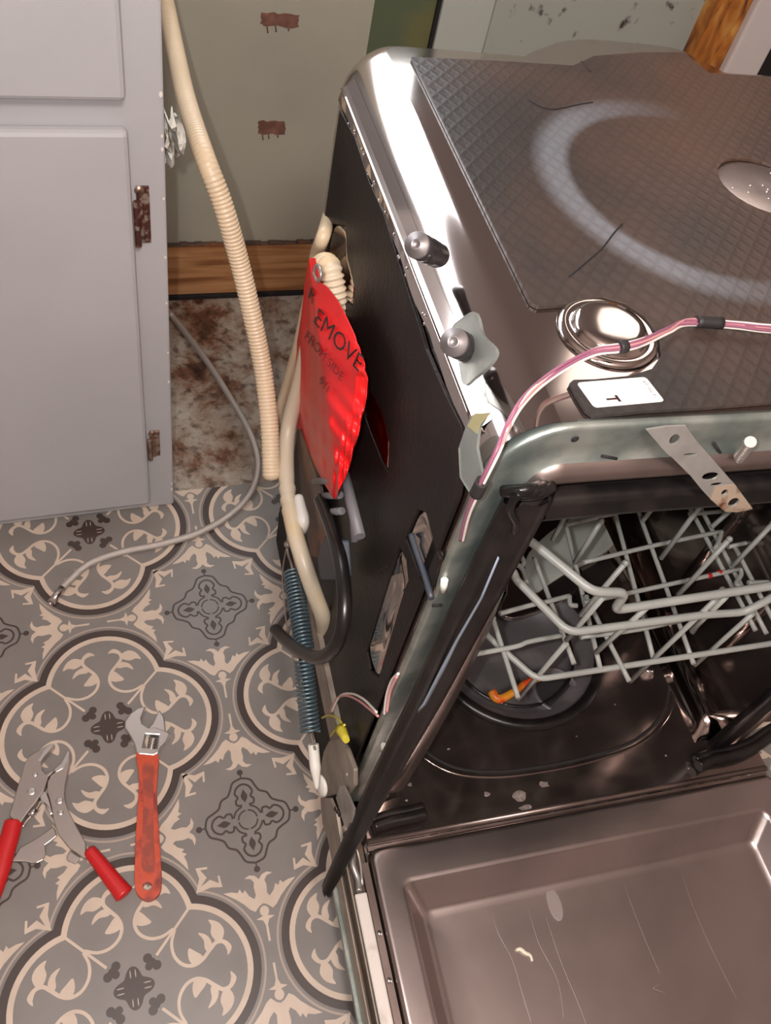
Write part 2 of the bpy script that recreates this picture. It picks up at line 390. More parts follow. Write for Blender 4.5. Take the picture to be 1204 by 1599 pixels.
for s in ROT:
    MD.mi = DK
    ribbon(MD, tf([(0, .172), (-.036, .160), (-.052, .130), (-.066, .108), (-.094, .094), (-.108, .066), (-.130, .052), (-.160, .036), (-.172, 0)], s), .0085, zc, 4)
    poly(MD, tf(circ(0, .197, .0125, 12), s), zc); ribbon(MD, tf([(0, .17), (0, .19)], s), .006, zc, 1)
    ribbon(MD, tf([(-.014, .060), (-.034, .064), (-.036, .082), (-.026, .094), (-.036, .112), (-.024, .136), (0, .146), (.024, .136), (.036, .112), (.026, .094), (.036, .082), (.034, .064), (.014, .060)], s), .0085, zc, 3)
    poly(MD, tf([(0, .070), (.011, .086), (.014, .099), (0, .126), (-.014, .099), (-.011, .086)], s), zc)
    ribbon(MD, tf([(.016, .055), (.030, .049), (.041, .041), (.049, .030), (.055, .016)], s), .0075, zc, 3)
    ribbon(MD, tf([(.004, .038), (.020, .033), (.033, .020), (.038, .004)], s), .0065, zc, 3)
    MD.mi = CR
    hb = [(0, .326), (.014, .332), (.034, .350), (.052, .338), (.072, .314), (.100, .289), (.142, .258), (.112, .260), (.088, .268), (.080, .256), (.070, .274), (.060, .264), (.048, .288), (.030, .304), (.022, .292), (.025, .262), (.021, .243), (.032, .228), (.056, .222), (.034, .214), (.014, .220), (0, .236)]
    poly(MD, tf(hb + [(-a, b) for a, b in hb[-2:0:-1]], s), zc)
    poly(MD, tf(circ(0, .354, .018, 14, .019), s), zc)
    poly(MD, tf([(-.036, .378), (-.006, .370), (.006, .370), (.036, .378), (.012, .386), (.004, .405), (.0045, .462), (-.0045, .462), (-.004, .405), (-.012, .386)], s), zc)
    ribbon(MD, tf([(-.150, .188), (-.147, .224), (-.184, .209), (-.224, .232), (-.210, .184), (-.224, .147), (-.188, .150)], s), .021, zc, 1, wf=lambda q: .38 + 1.0 * min(1, 3.5 * min(q, 1 - q)))
bm = bmesh.new()
def stamp(mb, ox, oy):
    vs = [bm.verts.new((ox + p.x * P, oy + p.y * P, p.z)) for p in mb.v]
    for f, mi in zip(mb.f, mb.m):
        try: fc = bm.faces.new([vs[k] for k in f])
        except ValueError: continue
        fc.material_index = mi
for i in range(-4, 4):
    for j in range(-4, 2):
        stamp(Q, XL + i * P, YL + j * P); stamp(MD, XL + (i + .5) * P, YL + (j - .5) * P)
bmesh.ops.bisect_plane(bm, geom=bm.verts[:] + bm.edges[:] + bm.faces[:], plane_co=(0, EDGE, 0), plane_no=(0, 1, 0), clear_outer=True)
for f in bm.faces:
    f.normal_update()
    if f.normal.z < 0: f.normal_flip()
v4 = [bm.verts.new(p) for p in ((-1.5, -1.4, 0), (1.5, -1.4, 0), (1.5, EDGE, 0), (-1.5, EDGE, 0))]; bm.faces.new(v4)
v4b = [bm.verts.new(p) for p in ((-1.5, EDGE, 0), (1.5, EDGE, 0), (1.5, EDGE, -.003), (-1.5, EDGE, -.003))]; bm.faces.new(v4b)
me = bpy.data.meshes.new('floor')
bm.to_mesh(me); bm.free()
for k in ('vinyl', 'vinyl_cream', 'vinyl_dark', 'vinyl_line'): me.materials.append(M[k])
fl = bpy.data.objects.new('floor', me); COL.objects.link(fl); tag(fl, 'grey patterned vinyl floor', kind='structure')
# rest of the floor, out of view
mb = MB(); mb.box((-2.4, -3.2, -.05), (2.4, 1.3, -.004)); mb.mi = 0
tag(mb.build('floor', 'subfloor'), 'rotten stained subfloor board beyond the vinyl edge', kind='structure')
mb = MB(); mb.box((-2.4, -3.2, -.0035), (-1.5, EDGE, 0)); mb.box((1.5, -3.2, -.0035), (2.4, EDGE, 0)); mb.box((-1.5, -3.2, -.0035), (1.5, -1.4, 0))
tag(mb.build('floor', 'vinyl'), kind='structure')
# ---- walls
WY = 1.04
ZT = 1.06
mb = MB(); mb.box((-2.4, WY, 0), (.481, WY + .10, ZT))
mb.mi = 1; mb.box((.481, WY + .02, 0), (.594, WY + .10, ZT))
mb.mi = 2; mb.box((.594, WY + .012, 0), (.600, WY + .09, ZT)); mb.mi = 3; mb.box((.600, WY + .006, 0), (.690, WY + .10, ZT))
mb.mi = 4; mb.box((.690, WY, 0), (1.086, WY + .10, ZT)); mb.mi = 5; mb.box((1.24, WY, 0), (2.4, WY + .10, ZT))
mb.mi = 7; mb.box((-2.4, WY, ZT), (2.4, WY + .10, 2.4))
# torn-out patches in the sage wall
for u0, v0, u1, v1 in ((409, 19, 466, 43), (404, 189, 445, 210)):
    a = bw(u0, v0, 1, WY - .001); c = bw(u1, v1, 1, WY - .001); pts = []
    for k in range(26):
        s_ = k / 26 * 4; e_ = int(s_); q = s_ - e_; jit = random.uniform(-.0016, .0016)
        x_ = [a.x + (c.x - a.x) * q, c.x, c.x - (c.x - a.x) * q, a.x][e_]; z_ = [a.z, a.z + (c.z - a.z) * q, c.z, c.z - (c.z - a.z) * q][e_]
        pts.append((x_ + jit, z_ + jit * (1 if e_ % 2 else 1.5)))
    mb.mi = 6; mb.plate(pts, [], .0015, lambda u, v, w_: (u, WY - w_, v))
    for f_ in ((.15, .9), (.38, .7), (.72, .5)):
        x_ = a.x + (c.x - a.x) * f_[0]; mb.tube([(x_, WY - .001, c.z + .002), (x_ + .003 * f_[1], WY - .001, c.z - .012 * f_[1])], .0011, 6, 1)
wall_b = tag(mb.build('wall_back', ['wall', 'green', 'black', 'wall_white', 'mold', 'black', 'brown_hole', 'unlit_upper']), 'sage painted back wall with two torn patches', kind='structure')
for nm, a, b in (('wall_left', (-2.5, -3.2, 0), (-2.4, 1.14, 2.4)), ('wall_right', (2.4, -3.2, 0), (2.5, 1.14, 2.4)), ('wall_front', (-2.5, -3.3, 0), (2.5, -3.2, 2.4))):
    mb = MB(); mb.box(a, b); tag(mb.build(nm, 'wall_far'), kind='structure')
mb = MB(); mb.box((-2.5, -3.3, 2.4), (2.5, 1.14, 2.5)); tag(mb.build('ceiling', 'ceiling'), kind='structure')
# sill plate, stud, white board
mb = MB(); rows = []
mb.box((.02, WY - .038, .008), (.60, WY - .001, .100)); mb.mi = 1
mb.box((.02, WY - .042, -.003), (.60, WY - .03, .007))
random.seed(3)
mb.mi = 2
for k in range(40):                          # broken paint line left on the top edge of the sill
    x_ = .03 + k * .0142; h = random.uniform(.002, .006); mb.box((x_, WY - .012, .100), (x_ + .0142, WY - .0012, .100 + h))
tag(mb.build('trim_1', ['wood', 'black', 'rust_plate'], bevel=.0015), 'bare pine sill plate along the back wall', kind='structure')
mb = MB(); mb.box((1.086, WY - .035, 0), (1.155, WY + .02, 1.05)); tag(mb.build('trim_2', 'stud', bevel=.002), 'orange stained wooden stud', kind='structure')
mb = MB(); mb.box((1.155, WY - .05, 0), (1.232, WY + .02, 1.05)); tag(mb.build('trim_3', 'white_trim', bevel=.004), 'white painted board beside the stud', kind='structure')

# ================================================================== CABINET
cabT = thing('kitchen_cabinet', (.0912, .504, 0), 'pale grey painted base cabinet standing left of the dishwasher bay', 'cabinet')
cabT.rotation_euler.z = radians(1.0)         # front swings slightly into the room towards the left
# local axes: x negative to the left, y into the cabinet
mb = MB(); mb.box((-.62, 0, .004), (0, .50, .88))
cb = mb.build('body', 'cab', cabT, bevel=.0025)
mb = MB(); mb.box((-.66, -.015, .0), (.02, .52, .875)); 
mb = MB(); mb.box((-.58, -.016, .032), (-.038, -.0005, .668)); dr = mb.build('door', 'cab', cabT, bevel=.005)
mb = MB(); mb.box((-.58, -.016, .700), (-.038, -.0005, .870)); mb.build('drawer_front', 'cab', cabT, bevel=.005)
def hinge(z0, z1, nm, small):
    mb = MB(); h = z1 - z0
    mb.box((-.0325, -.0035, z0), (-.0185, -.0005, z1)); mb.tube([(-.0335, -.008, z0 + .003), (-.0335, -.008, z1 - h * .2)], .0035, 12, 1)
    mb.tube([(-.028, -.0055, z0 + .004), (-.028, -.0055, z1 - h * .25)], .0028, 12, 1)
    mb.mi = 1; mb.lathe([(0, .003), (.004, .002), (.0055, 0)], (-.029, -.0035, z1 - .004), 12, (0, -1, 0)); mb.lathe([(0, .002), (.003, .0015), (.004, 0)], (-.0335, -.009, z0 + .001), 10, (0, -1, 0))
    return mb.build('hinge', [nm, 'hinge_l'], dr, bevel=.0006)
h1 = hinge(.524, .597, 'hinge', False); h1['label'] = 'dark rusty upper hinge'
h2 = hinge(.136, .192, 'hinge_l', True); h2['label'] = 'pale worn lower hinge'
mb = MB()
for z_ in (.70, .655, .64, .58, .50, .43, .345, .29, .06, .045):
    s_ = random.uniform(.0008, .0020); mb.plate([(a, b) for a, b in circ(-.0030, z_, s_, 7, s_ * 1.6)], [], .0006, lambda u, v, w_: (u, -.0002 - w_, v))
split_build(mb, 'paint_chip', 'chip', cabT)
CI = Matrix.Rotation(-radians(1.0), 3, 'Z')
mb = MB(); mb.tube([CI @ (bw(u, v, 1, .4885) - Vector((.0912, .504, 0))) for u, v in ((186, 490), (183, 520), (178, 560), (166, 590), (153, 607), (150, 640), (143, 665))], .0005, 5, 4); mb.build('scratch', 'scratch', dr)
# ragged hole with torn caulk where the hose leaves the side panel
mb = MB(); random.seed(11); rows = []
for i in range(9):
    rows.append([(.001 + .022 * j / 7 * (1 - .5 * abs(i - 4) / 5) + random.uniform(-.001, .001), .012 + .012 * sin(j * 1.3 + i), .615 + .058 * i / 8 + random.uniform(-.003, .003) + .006 * sin(j * 2.1)) for j in range(8)])
mb.grid(rows, False); mb.build('torn_caulk', 'caulk', cabT, solid=.0015)

# ================================================================== HOSES, LINES
def wp(u, v, t): return CAM_P + ray(u, v) * t
def tube_thing(name, pts, r, m, label, catg, seg=14, n=8, rf=None, raw=False):
    c = Vector(pts[-1]) if True else None
    mb = MB(); mb.tube([Vector(p) for p in pts], r, seg, n, rf, raw=raw)
    return tag(mb.build(name, m, loc=c), label, catg)
# dense ribbed drain hose out of the cabinet side
hp = [wp(240, -90, 1.20), wp(262, 20, 1.14), wp(276, 90, 1.08), wp(292, 160, 1.01), wp(318, 240, .95), wp(348, 320, .97), wp(374, 410, 1.02), wp(393, 490, 1.06), wp(411, 580, 1.10), wp(421, 670, 1.12), wp(424, 742, 1.13)]
def ribs(L, q): return 1 + (.040 if q > .45 else .018) * sin(L * 2 * pi / .0048)
mb = MB(); hs = cat(hp, 110); mb.tube(hs, .0115, 18, 1, ribs, raw=True)
endn = (hs[-1] - hs[-3]).normalized()
mb.lathe([(.0115, 0), (.0105, .003), (.007, .006), (0, .0075)], hs[-1], 18, endn)
tag(mb.build('drain_hose', 'hose', loc=hs[-1]), 'loose cream ribbed drain hose hanging out of the grey cabinet side', 'hose')
# stainless braided water line lying on the floor
bp_ = [wp(255, 478, 1.60), bw(270, 495, 2, .02), bw(320, 560, 2, .045), bw(362, 625, 2, .05), bw(392, 680, 2, .045), bw(403, 725, 2, .03), bw(392, 768, 2, .012), bw(360, 803, 2, .0055), bw(310, 832, 2, .0055), bw(250, 850, 2, .0055), bw(190, 862, 2, .0055), bw(140, 880, 2, .0055), bw(105, 910, 2, .0055), bw(84, 936, 2, .0055)]
bt = thing('water_line', bp_[-1], 'thin braided steel water line curling over the patterned floor', 'water line')
mb = MB(); mb.tube(bp_[:-1] + [bw(92, 925, 2, .0060)], .0057, 12, 10); child(mb.build('braided_tube', 'braid'), bt)
mb = MB(); a, b = bw(98, 918, 2, .0060), bw(80, 941, 2, .0060); mb.tube([a, b], .0060, 12, 1); mb.tube([b, b + (b - a) * .18], .0042, 12, 1); child(mb.build('end_fitting', 'chrome'), bt)

# ================================================================== DISHWASHER
H = .683; W_ = .60; D_ = .54
dw = bpy.data.objects.new('dishwasher', None); COL.objects.link(dw); dw.matrix_world = DM
tag(dw, 'pulled-out stainless dishwasher with its door open and black sound mats, front panel off', 'dishwasher')
# ---- outer shell: rounded box open at the front
mb = MB(); rows = []
def uloop(sd, bk, z_, r=.046, n=8):
    r = max(.006, r - .5 * (sd + bk)); x0, x1, y1 = sd, W_ - sd, D_ - bk; p = [(x0, .004 + (y1 - r - .004) * k / 6, z_) for k in range(6)]
    for cx_, a0 in ((x0 + r, 180), (x1 - r, 90)):
        for k in range(n + 1): a = radians(a0 - 90 * k / n); p.append((cx_ + r * cos(a), y1 - r + r * sin(a), z_))
    return p + [(x1, .004 + (y1 - r - .004) * k / 6, z_) for k in range(5, -1, -1)]
RS, RB = .046, .012
rows = [uloop(0, 0, -.062), uloop(0, 0, .3), uloop(0, 0, H - RS - .004)]
for k in range(0, 13): t_ = pi / 2 * k / 12; rows.append(uloop(RS * (1 - cos(t_)), RB * (1 - cos(t_)) ** .7, H - RS + RS * sin(t_)))
mb.grid(rows, True); nn_ = len(rows[0]); o_ = len(mb.v) - nn_
mb.f.append(list(range(o_, o_ + nn_))); mb.m.append(0); mb.smooth.append(False)
mb.f.append(list(range(nn_))); mb.m.append(0); mb.smooth.append(False)
sh = mb.build('tub_shell', 'steel', dw)
# raised bulge at the back of the top
mb = MB(); mb.plate(smooth2([(.205, .520), (.232, .552), (.285, .580), (.350, .584), (.410, .580), (.430, .560), (.446, .520), (.33, .515)], 4), [], .09, lambda u, v, w_: (u, v, H - .0905 + w_))
mb.build('rear_bulge', 'steel', sh, bevel=.006)
# ---- sound mat on the top
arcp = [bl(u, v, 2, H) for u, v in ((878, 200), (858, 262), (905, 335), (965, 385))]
def circ3(a, b, c):
    ax, ay, bx, by, cx, cy = a.x, a.y, b.x, b.y, c.x, c.y
    d = 2 * (ax * (by - cy) + bx * (cy - ay) + cx * (ay - by))
    ux = ((ax * ax + ay * ay) * (by - cy) + (bx * bx + by * by) * (cy - ay) + (cx * cx + cy * cy) * (ay - by)) / d
    uy = ((ax * ax + ay * ay) * (cx - bx) + (bx * bx + by * by) * (ax - cx) + (cx * cx + cy * cy) * (bx - ax)) / d
    return ux, uy, sqrt((ax - ux) ** 2 + (ay - uy) ** 2)
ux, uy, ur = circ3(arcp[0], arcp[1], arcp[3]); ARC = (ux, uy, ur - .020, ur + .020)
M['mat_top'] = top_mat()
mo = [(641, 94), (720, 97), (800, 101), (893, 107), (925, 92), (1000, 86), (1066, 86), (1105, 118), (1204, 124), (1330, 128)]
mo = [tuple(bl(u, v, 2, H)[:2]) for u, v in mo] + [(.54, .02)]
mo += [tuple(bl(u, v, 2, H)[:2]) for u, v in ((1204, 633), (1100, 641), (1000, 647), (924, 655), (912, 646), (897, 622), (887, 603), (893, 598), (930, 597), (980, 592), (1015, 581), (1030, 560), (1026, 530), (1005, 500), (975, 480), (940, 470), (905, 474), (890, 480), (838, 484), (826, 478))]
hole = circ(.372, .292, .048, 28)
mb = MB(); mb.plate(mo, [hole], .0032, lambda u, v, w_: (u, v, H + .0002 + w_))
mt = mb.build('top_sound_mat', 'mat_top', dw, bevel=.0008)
# slits and creases in that mat
mb = MB()
for pp in ([(889, 432), (915, 410), (940, 388), (958, 365), (971, 350)], [(908, 96), (922, 112)], [(824, 156), (858, 171), (905, 163), (925, 160)]):
    mb.tube([bl(u, v, 2, H + .0034) for u, v in pp], .0009, 6, 4)
split_build(mb, 'slit', 'black', mt)
# plain mat over the bulge edge
# ---- side sound mat with cut-outs showing the steel behind
def sp_(u, v): p = bl(u, v, 0, 0); return (p.y, p.z)
side = [sp_(536, 172), sp_(560, 215), sp_(583, 285), sp_(604, 330), sp_(637, 436), sp_(665, 520), sp_(672, 545), sp_(700, 610), sp_(728, 665), sp_(735, 700)]
side += [(.012, .60), (.012, .075), (.46, .075), (.462, .30), (.478, .34), (.478, .50)]
cut = []
cut.append([sp_(u, v) for u, v in ((577, 598), (602, 640), (614, 690), (612, 738), (600, 715), (575, 650))])
cut.append([sp_(u, v) for u, v in ((630, 852), (641, 875), (644, 905), (636, 925), (597, 1057), (583, 1045), (578, 1018), (583, 1000))])
cut.append([sp_(u, v) for u, v in ((660, 795), (672, 800), (683, 840), (694, 872), (684, 905), (676, 935), (662, 900), (640, 840), (645, 828))])
cut.append([sp_(u, v) for u, v in ((523, 350), (545, 352), (548, 400), (560, 450), (556, 480), (545, 470), (527, 430), (515, 400))])
mb = MB(); mb.plate(side, cut, .0035, lambda u, v, w_: (-.0006 - w_, u, v)); mb.build('side_sound_mat', 'mat_side', dw, bevel=.001)
# pressed steel shapes seen in the cut-outs
mb = MB()
for k, c in enumerate(cut):
    cy_ = sum(p[0] for p in c) / len(c); cz_ = sum(p[1] for p in c) / len(c)
    loops = []
    for sc_, dx in ((.97, -.0001), (.86, -.003), (.80, -.0035), (.45, -.0012), (.15, -.003)):
        loops.append([(dx, cy_ + (p[0] - cy_) * sc_, cz_ + (p[1] - cz_) * sc_) for p in [(q.x, q.y) for q in cat([(a, b, 0) for a, b in c], 4, True)]])
    mb.grid(loops, True, True); nn_ = len(loops[0]); o_ = len(mb.v) - nn_; mb.f.append(list(range(o_, o_ + nn_))); mb.m.append(0); mb.smooth.append(True)
split_build(mb, 'embossed_panel', 'steel', sh)
mb = MB(); mb.tube([bl(u, v, 0, -.006) for u, v in ((642, 835), (650, 860), (662, 895), (674, 935))], .0028, 8, 3); mb.build('support_rod', 'plastic_slate', dw)
# ---- seam rail along the side
mb = MB(); ys = [.492 - k * .0186 for k in range(26)]
mb.tube([(-.0012, y_, .6535) for y_ in ys], .0014, 8, 1); mb.grid([[(.010, y_, .6660), (.003, y_, .6575), (-.0012, y_, .6535), (-.0035, y_, .6440 + .0025 * sin(y_ * 60))] for y_ in ys], False)
mb.build('seam_rail', 'steel', sh)
mb = MB()
random.seed(5)
for k in range(22):
    y_ = random.uniform(.15, .45); mb.lathe([(0, .001), (.0012, .0006), (.0016, 0)], (-.003, y_, .650 - random.uniform(0, .008)), 6, (-1, 0, .3))
split_build(mb, 'weld_spatter', 'chrome', sh)
# ---- dome cap
mb = MB(); dc = (.1165, .0905, H)
mb.lathe([(.0395, .0003), (.0385, .003), (.034, .0042), (.031, .0030), (.0295, .0045), (.0285, .0075), (.0268, .0095), (.0245, .0104), (.019, .0109), (.011, .01115), (0, .0112)], dc, 48)
mb.build('dome_cap', 'steel', dw)
mb = MB(); mb.lathe([(.047, .0004), (.040, .0012), (.010, .0008), (0, .0008)], (.372, .292, H), 40)
random.seed(9)
for k in range(10): a = random.uniform(0, 6.28); r = random.uniform(0, .04); mb.lathe([(.0012, 0), (.0008, .001), (0, .0012)], (.372 + r * cos(a), .292 + r * sin(a), H + .0009), 6)
[o_ for o_ in split_build(mb, 'recessed_disc', 'steel_door', dw)]
# ---- white label
lt = [bl(u, v, 2, H + .0036) for u, v in ((900, 598), (1008, 589), (1038, 627), (928, 637))]
def quad(q, a, b): return q[0] * (1 - a) * (1 - b) + q[1] * a * (1 - b) + q[2] * a * b + q[3] * (1 - a) * b
mb = MB(); lo = []
for cxx, cyy, a0 in ((.95, .12, -90), (.95, .88, 0), (.05, .88, 90), (.05, .12, 180)):
    for k in range(5): a = radians(a0 + 22.5 * k); lo.append((cxx + .05 * cos(a), cyy + .12 * sin(a)))
mb.plate(lo, [], .0003, lambda u, v, w_: quad(lt, u, v) + Vector((0, 0, w_)))
lab = mb.build('label', 'label_white', dw)
def letters(mb, txt, size, fn, bold=0):
    vs, fs = text_mesh(txt, size, bold); mb.add([fn(x_, y_) for x_, y_ in vs], fs)
mb = MB(); letters(mb, 'T', .40, lambda x_, y_: quad(lt, .24 + y_ * .60, .62 + x_ * 1.0) + Vector((0, 0, .0005)), .016)
mb.build('label_letter', 'ink', lab, fix=False)
mb = MB(); letters(mb, 'AP1SSC31', .13, lambda x_, y_: quad(lt, .90 + y_ * .5, .14 + x_ * 1.25) + Vector((0, 0, .0005)))
mb.build('label_serial_number', 'ink', lab, fix=False)
# ---- front frame: arch profiles
def arch(ins, y, z0=0, n=10, rad=.058):
    R = max(.006, rad - ins); i2 = ins
    pts = []
    def fi(z): return ins * (1 if z > .45 else .5 + .5 * z / .45) if ins > 0 else ins
    for k in range(9): z_ = z0 + (H - R - ins - z0) * k / 8; pts.append((fi(z_), y, z_))
    for k in range(1, n + 1): a = pi - pi / 2 * k / n; pts.append((ins + R + R * cos(a), y, H - ins - R + R * sin(a)))
    for k in range(1, 9): pts.append((ins + R + (W_ - 2 * (ins + R)) * k / 8, y, H - ins))
    for k in range(1, n + 1): a = pi / 2 - pi / 2 * k / n; pts.append((W_ - ins - R + R * cos(a), y, H - ins - R + R * sin(a)))
    for k in range(1, 9): z_ = (H - R - ins) - (H - R - ins - z0) * k / 8; pts.append((W_ - fi(z_), y, z_))
    return pts
mb = MB(); mb.grid([arch(.006, .022), arch(.0, .006), arch(.0, .0), arch(.0035, -.0015), arch(.020, -.0005), arch(.034, -.002), arch(.036, -.006)], True)
fr = mb.build('front_flange', 'galv', dw)
mb = MB(); mb.grid([arch(.034, -.004), arch(.038, -.010), arch(.046, -.0115), arch(.052, -.008), arch(.054, .002)], True); mb.build('inner_lip', 'lip', dw)
# dents, clips and holes on the flange
mb = MB()
for u, v in ((692, 915), (598, 1168), (545, 1212)):
    p = bl(u, v, 1, -.004); mb.tube([p + Vector((-.001, 0, .009)), p + Vector((.001, -.001, -.006))], .0032, 8, 1)
split_build(mb, 'flange_clip', 'plastic_white', fr)
mb = MB()
for u0, v0, u1, v1 in ((675, 946, 690, 945), (940, 712, 963, 716), (1115, 692, 1134, 722)):
    mb.tube([bl(u0, v0, 1, -.0025), bl(u1, v1, 1, -.0025)], .0012, 6, 1)
for u, v in ((1002, 735), (898, 686)): mb.lathe([(0, .001), (.0022, .0005), (.003, 0)], bl(u, v, 1, -.002), 8, (0, -1, 0))
split_build(mb, 'flange_mark', 'black', fr)
# screw stud
mb = MB(); p0 = bl(1148, 722, 1, -.002); p1 = bl(1172, 690, 1, -.022)
mb.tube([p0 + (p1 - p0) * k / 40 for k in range(41)], .0042, 12, 1, rf=lambda L, q: 1 + .16 * sin(q * 2 * pi * 9), raw=True); mb.build('screw', 'bracket', fr)
# ---- rubber door seal: top run and the loose left run that hangs out in front
mb = MB()
def seal(a, b, wd, depth, side_=None):
    pass
top = [(.052 + (.50) * k / 12, -.004, H - .073 + .001 * sin(k)) for k in range(13)]
prof = [(-.010, .002), (-.012, -.006), (-.009, -.014), (-.003, -.011), (.003, -.016), (.010, -.013), (.013, -.004), (.012, .003)]
mb.grid([[(p[0], p[1] + b, p[2] + -a) for a, b in prof] for p in top], True)
mb.grid([[(W_ - .062 + .3 * 0 + -a * -1, -.004 + b, z_) for a, b in prof] for z_ in [.60 - k * .05 for k in range(13)]], True)
L1 = [bl(822, 768, 1, -.008), bl(790, 830, 1, -.010), bl(752, 905, 1, -.012), bl(712, 985, 1, -.014), bl(668, 1075, 1, -.018), bl(628, 1150, 1, -.026), bl(590, 1222, 1, -.040), bl(556, 1290, 1, -.058), bl(528, 1345, 1, -.076), bl(508, 1383, 1, -.090)]
LW = [1.55, 1.6, 1.6, 1.55, 1.45, 1.35, 1.15, .85, .6, .35]
rows = []; S_ = cat(L1, 5)
for i, p in enumerate(S_):
    q = i / (len(S_) - 1) * 9; k = min(int(q), 8); wd = LW[k] + (LW[k + 1] - LW[k]) * (q - k)
    rows.append([(p.x + a * wd, p.y + b * .9, p.z + a * .25) for a, b in prof])
mb.grid(rows, True, True)
# folded rubber corner
for k in range(3):
    p = bl(816 + k * 10, 764 + k * 3, 1, -.016); mb.tube([p + Vector((-.012, .004, -.006)), p + Vector((0, -.003, .003)), p + Vector((.014, .004, -.003 + k * .002))], .0045, 8, 4)
mb.tube([bl(u, v, 1, -.026) for u, v in ((812, 770), (800, 785), (797, 800), (805, 815), (803, 830))], .0028, 8, 4)
ga = mb.build('door_seal', 'rubber', dw, fix=True)
mb = MB(); mb.grid([[bl(u, v, 1, -.003) for u, v in ((790, 880), (748, 985), (700, 1075), (655, 1150), (600, 1240), (556, 1304))], [bl(u, v, 1, .004) for u, v in ((800, 890), (764, 985), (716, 1085), (672, 1165), (616, 1255), (578, 1306))]], True)
mb.build('tub_edge_strip', 'steel_door', dw, solid=.001)
# torn bluish edge of that seal
mb = MB(); mb.grid([[bl(u, v, 1, -.030) for u, v in ((778, 870), (750, 935), (712, 1000), (688, 1045), (660, 1100), (641, 1122))], [bl(u, v, 1, -.030) for u, v in ((780, 872), (753, 936), (716, 1001), (695, 1045), (666, 1100), (643, 1124))]], True)
mb.build('torn_seal_edge', 'sealedge', ga, solid=.001)
# ---- tub lining
rl = .040
def rect_loop(x0, x1, y0, y1, z, r, n=6):
    pts = []
    for cx_, cy_, a0 in ((x1 - r, y1 - r, 0), (x0 + r, y1 - r, 90), ):
        for k in range(n + 1): a = radians(a0 + 90 * k / n); pts.append((cx_ + r * cos(a), cy_ + r * sin(a), z))
    return [(x1, y0, z)] + pts + [(x0, y0, z)]
mb = MB()
rows = []
for ins, z_ in ((.20, .612), (.06, .611), (.012, .598), (0, .57), (0, .3), (0, .03), (.005, .012), (.020, .002), (.03, .0)):
    rows.append(rect_loop(.045 + ins, .565 - ins, -.004, .505 - ins, z_, max(.006, rl - ins * .5)))
mb.grid(rows, True)
mb.grid([rows_ for rows_ in ([(x_, y_, .612) for x_ in (.24, .37)] for y_ in (-.004, .31))], False)
# ribs pressed in the right wall
for k in range(3): mb.tube([(.564, .10 + k * .12, .08), (.564, .10 + k * .12, .50)], .010, 10, 4)
mb.build('tub_lining', 'steel_in', dw)
SC = (.292, .190); SR = .132
mb = MB(); outer = [(.015, -.050), (.60, -.050)] + [(.60, .0)] + [(.565, .0), (.565, .465), (.525, .50), (.085, .50), (.045, .465), (.045, 0), (.015, 0)]
mb.plate(outer, [circ(SC[0], SC[1], SR, 56)], .002, lambda u, v, w_: (u, v, -.002 + w_ + (.0 if v > -.02 else 0)))
# rounded groove ring pressed round the sump
g = [(.082, .30), (.085, .12), (.098, .062), (.139, .018), (.20, .0), (.281, -.004), (.36, .0), (.426, .012), (.480, .040), (.510, .075), (.527, .119), (.530, .20), (.53, .32), (.50, .42), (.30, .46), (.12, .42)]
mb.mi = 0; mb.tube([(a, b, -.0008) for a, b in g], .0026, 8, 6, closed=True); mb.mi = 1
mb.tube([(.314 + (a - .314) * .965, .2 + (b - .2) * .965, -.0015) for a, b in g], .0030, 8, 6, closed=True)
mb.build('tub_floor', ['steel_in', 'black'], dw)
# limescale patches and grime on the floor lip
mb = MB(); random.seed(21)
for u, v, r in ((812, 1245, .011), (820, 1262, .007), (850, 1225, .006), (700, 1290, .003), (640, 1225, .003), (700, 1170, .002), (790, 1100, .0015), (960, 1100, .0015), (1040, 1180, .002), (900, 1150, .0015), (1075, 1200, .0016), (635, 1250, .002), (760, 1240, .004)):
    c = bl(u, v, 2, .0004); pts = [(c.x + r * (1 + random.uniform(-.4, .4)) * cos(a), c.y + r * .7 * (1 + random.uniform(-.4, .4)) * sin(a)) for a in [2 * pi * k / 9 for k in range(9)]]
    mb.plate(smooth2(pts, 2), [], .0003, lambda u_, v_, w_: (u_, v_, .0004 + w_))
split_build(mb, 'limescale_spot', 'scale', dw)
# ledges for the lower rack wheels
def ledge(x0, x1, y0):
    mb = MB(); rows = []
    for y_, zf in ((y0, .0), (y0 + .004, .55), (y0 + .016, .95), (y0 + .03, 1), (.47, 1)):
        rows.append([(x0 - .012 * 0, y_, .0), (x0 + .004, y_, .008 * zf), (x0 + .009, y_, .026 * zf), (x0 + .018, y_, .032 * zf), (x1 - .012, y_, .032 * zf), (x1, y_, .030 * zf)])
    mb.grid(rows); return mb.build('rack_ledge', 'steel', dw)
ledge(.508, .566, .0); 
mb = MB(); mb.grid([[(.045, y_, 0), (.048, y_, .03 * f), (.062, y_, .035 * f), (.096, y_, .032 * f), (.104, y_, .02 * f), (.106, y_, 0)] for y_, f in ((.068, 0), (.071, .6), (.082, 1), (.47, 1))]); mb.build('rack_ledge', 'steel', dw)
def floor_poly(pxs, z_, th, nm, m):
    mb = MB(); q = [bl(u, v, 2, z_) for u, v in pxs]; mb.plate([(p.x, p.y) for p in cat([(p.x, p.y, 0) for p in q], 3, True)], [], th, lambda u, v, w_: (u, v, z_ - w_)); return mb.build(nm, m, dw, bevel=.002)
floor_poly(((826, 862), (880, 815), (950, 786), (968, 800), (966, 838), (940, 864), (900, 884), (862, 908), (836, 924), (822, 900)), .016, .014, 'grey_tub_plate', 'grey_plate')  # stand-in plates for two pale shapes of unclear nature on the tub floor
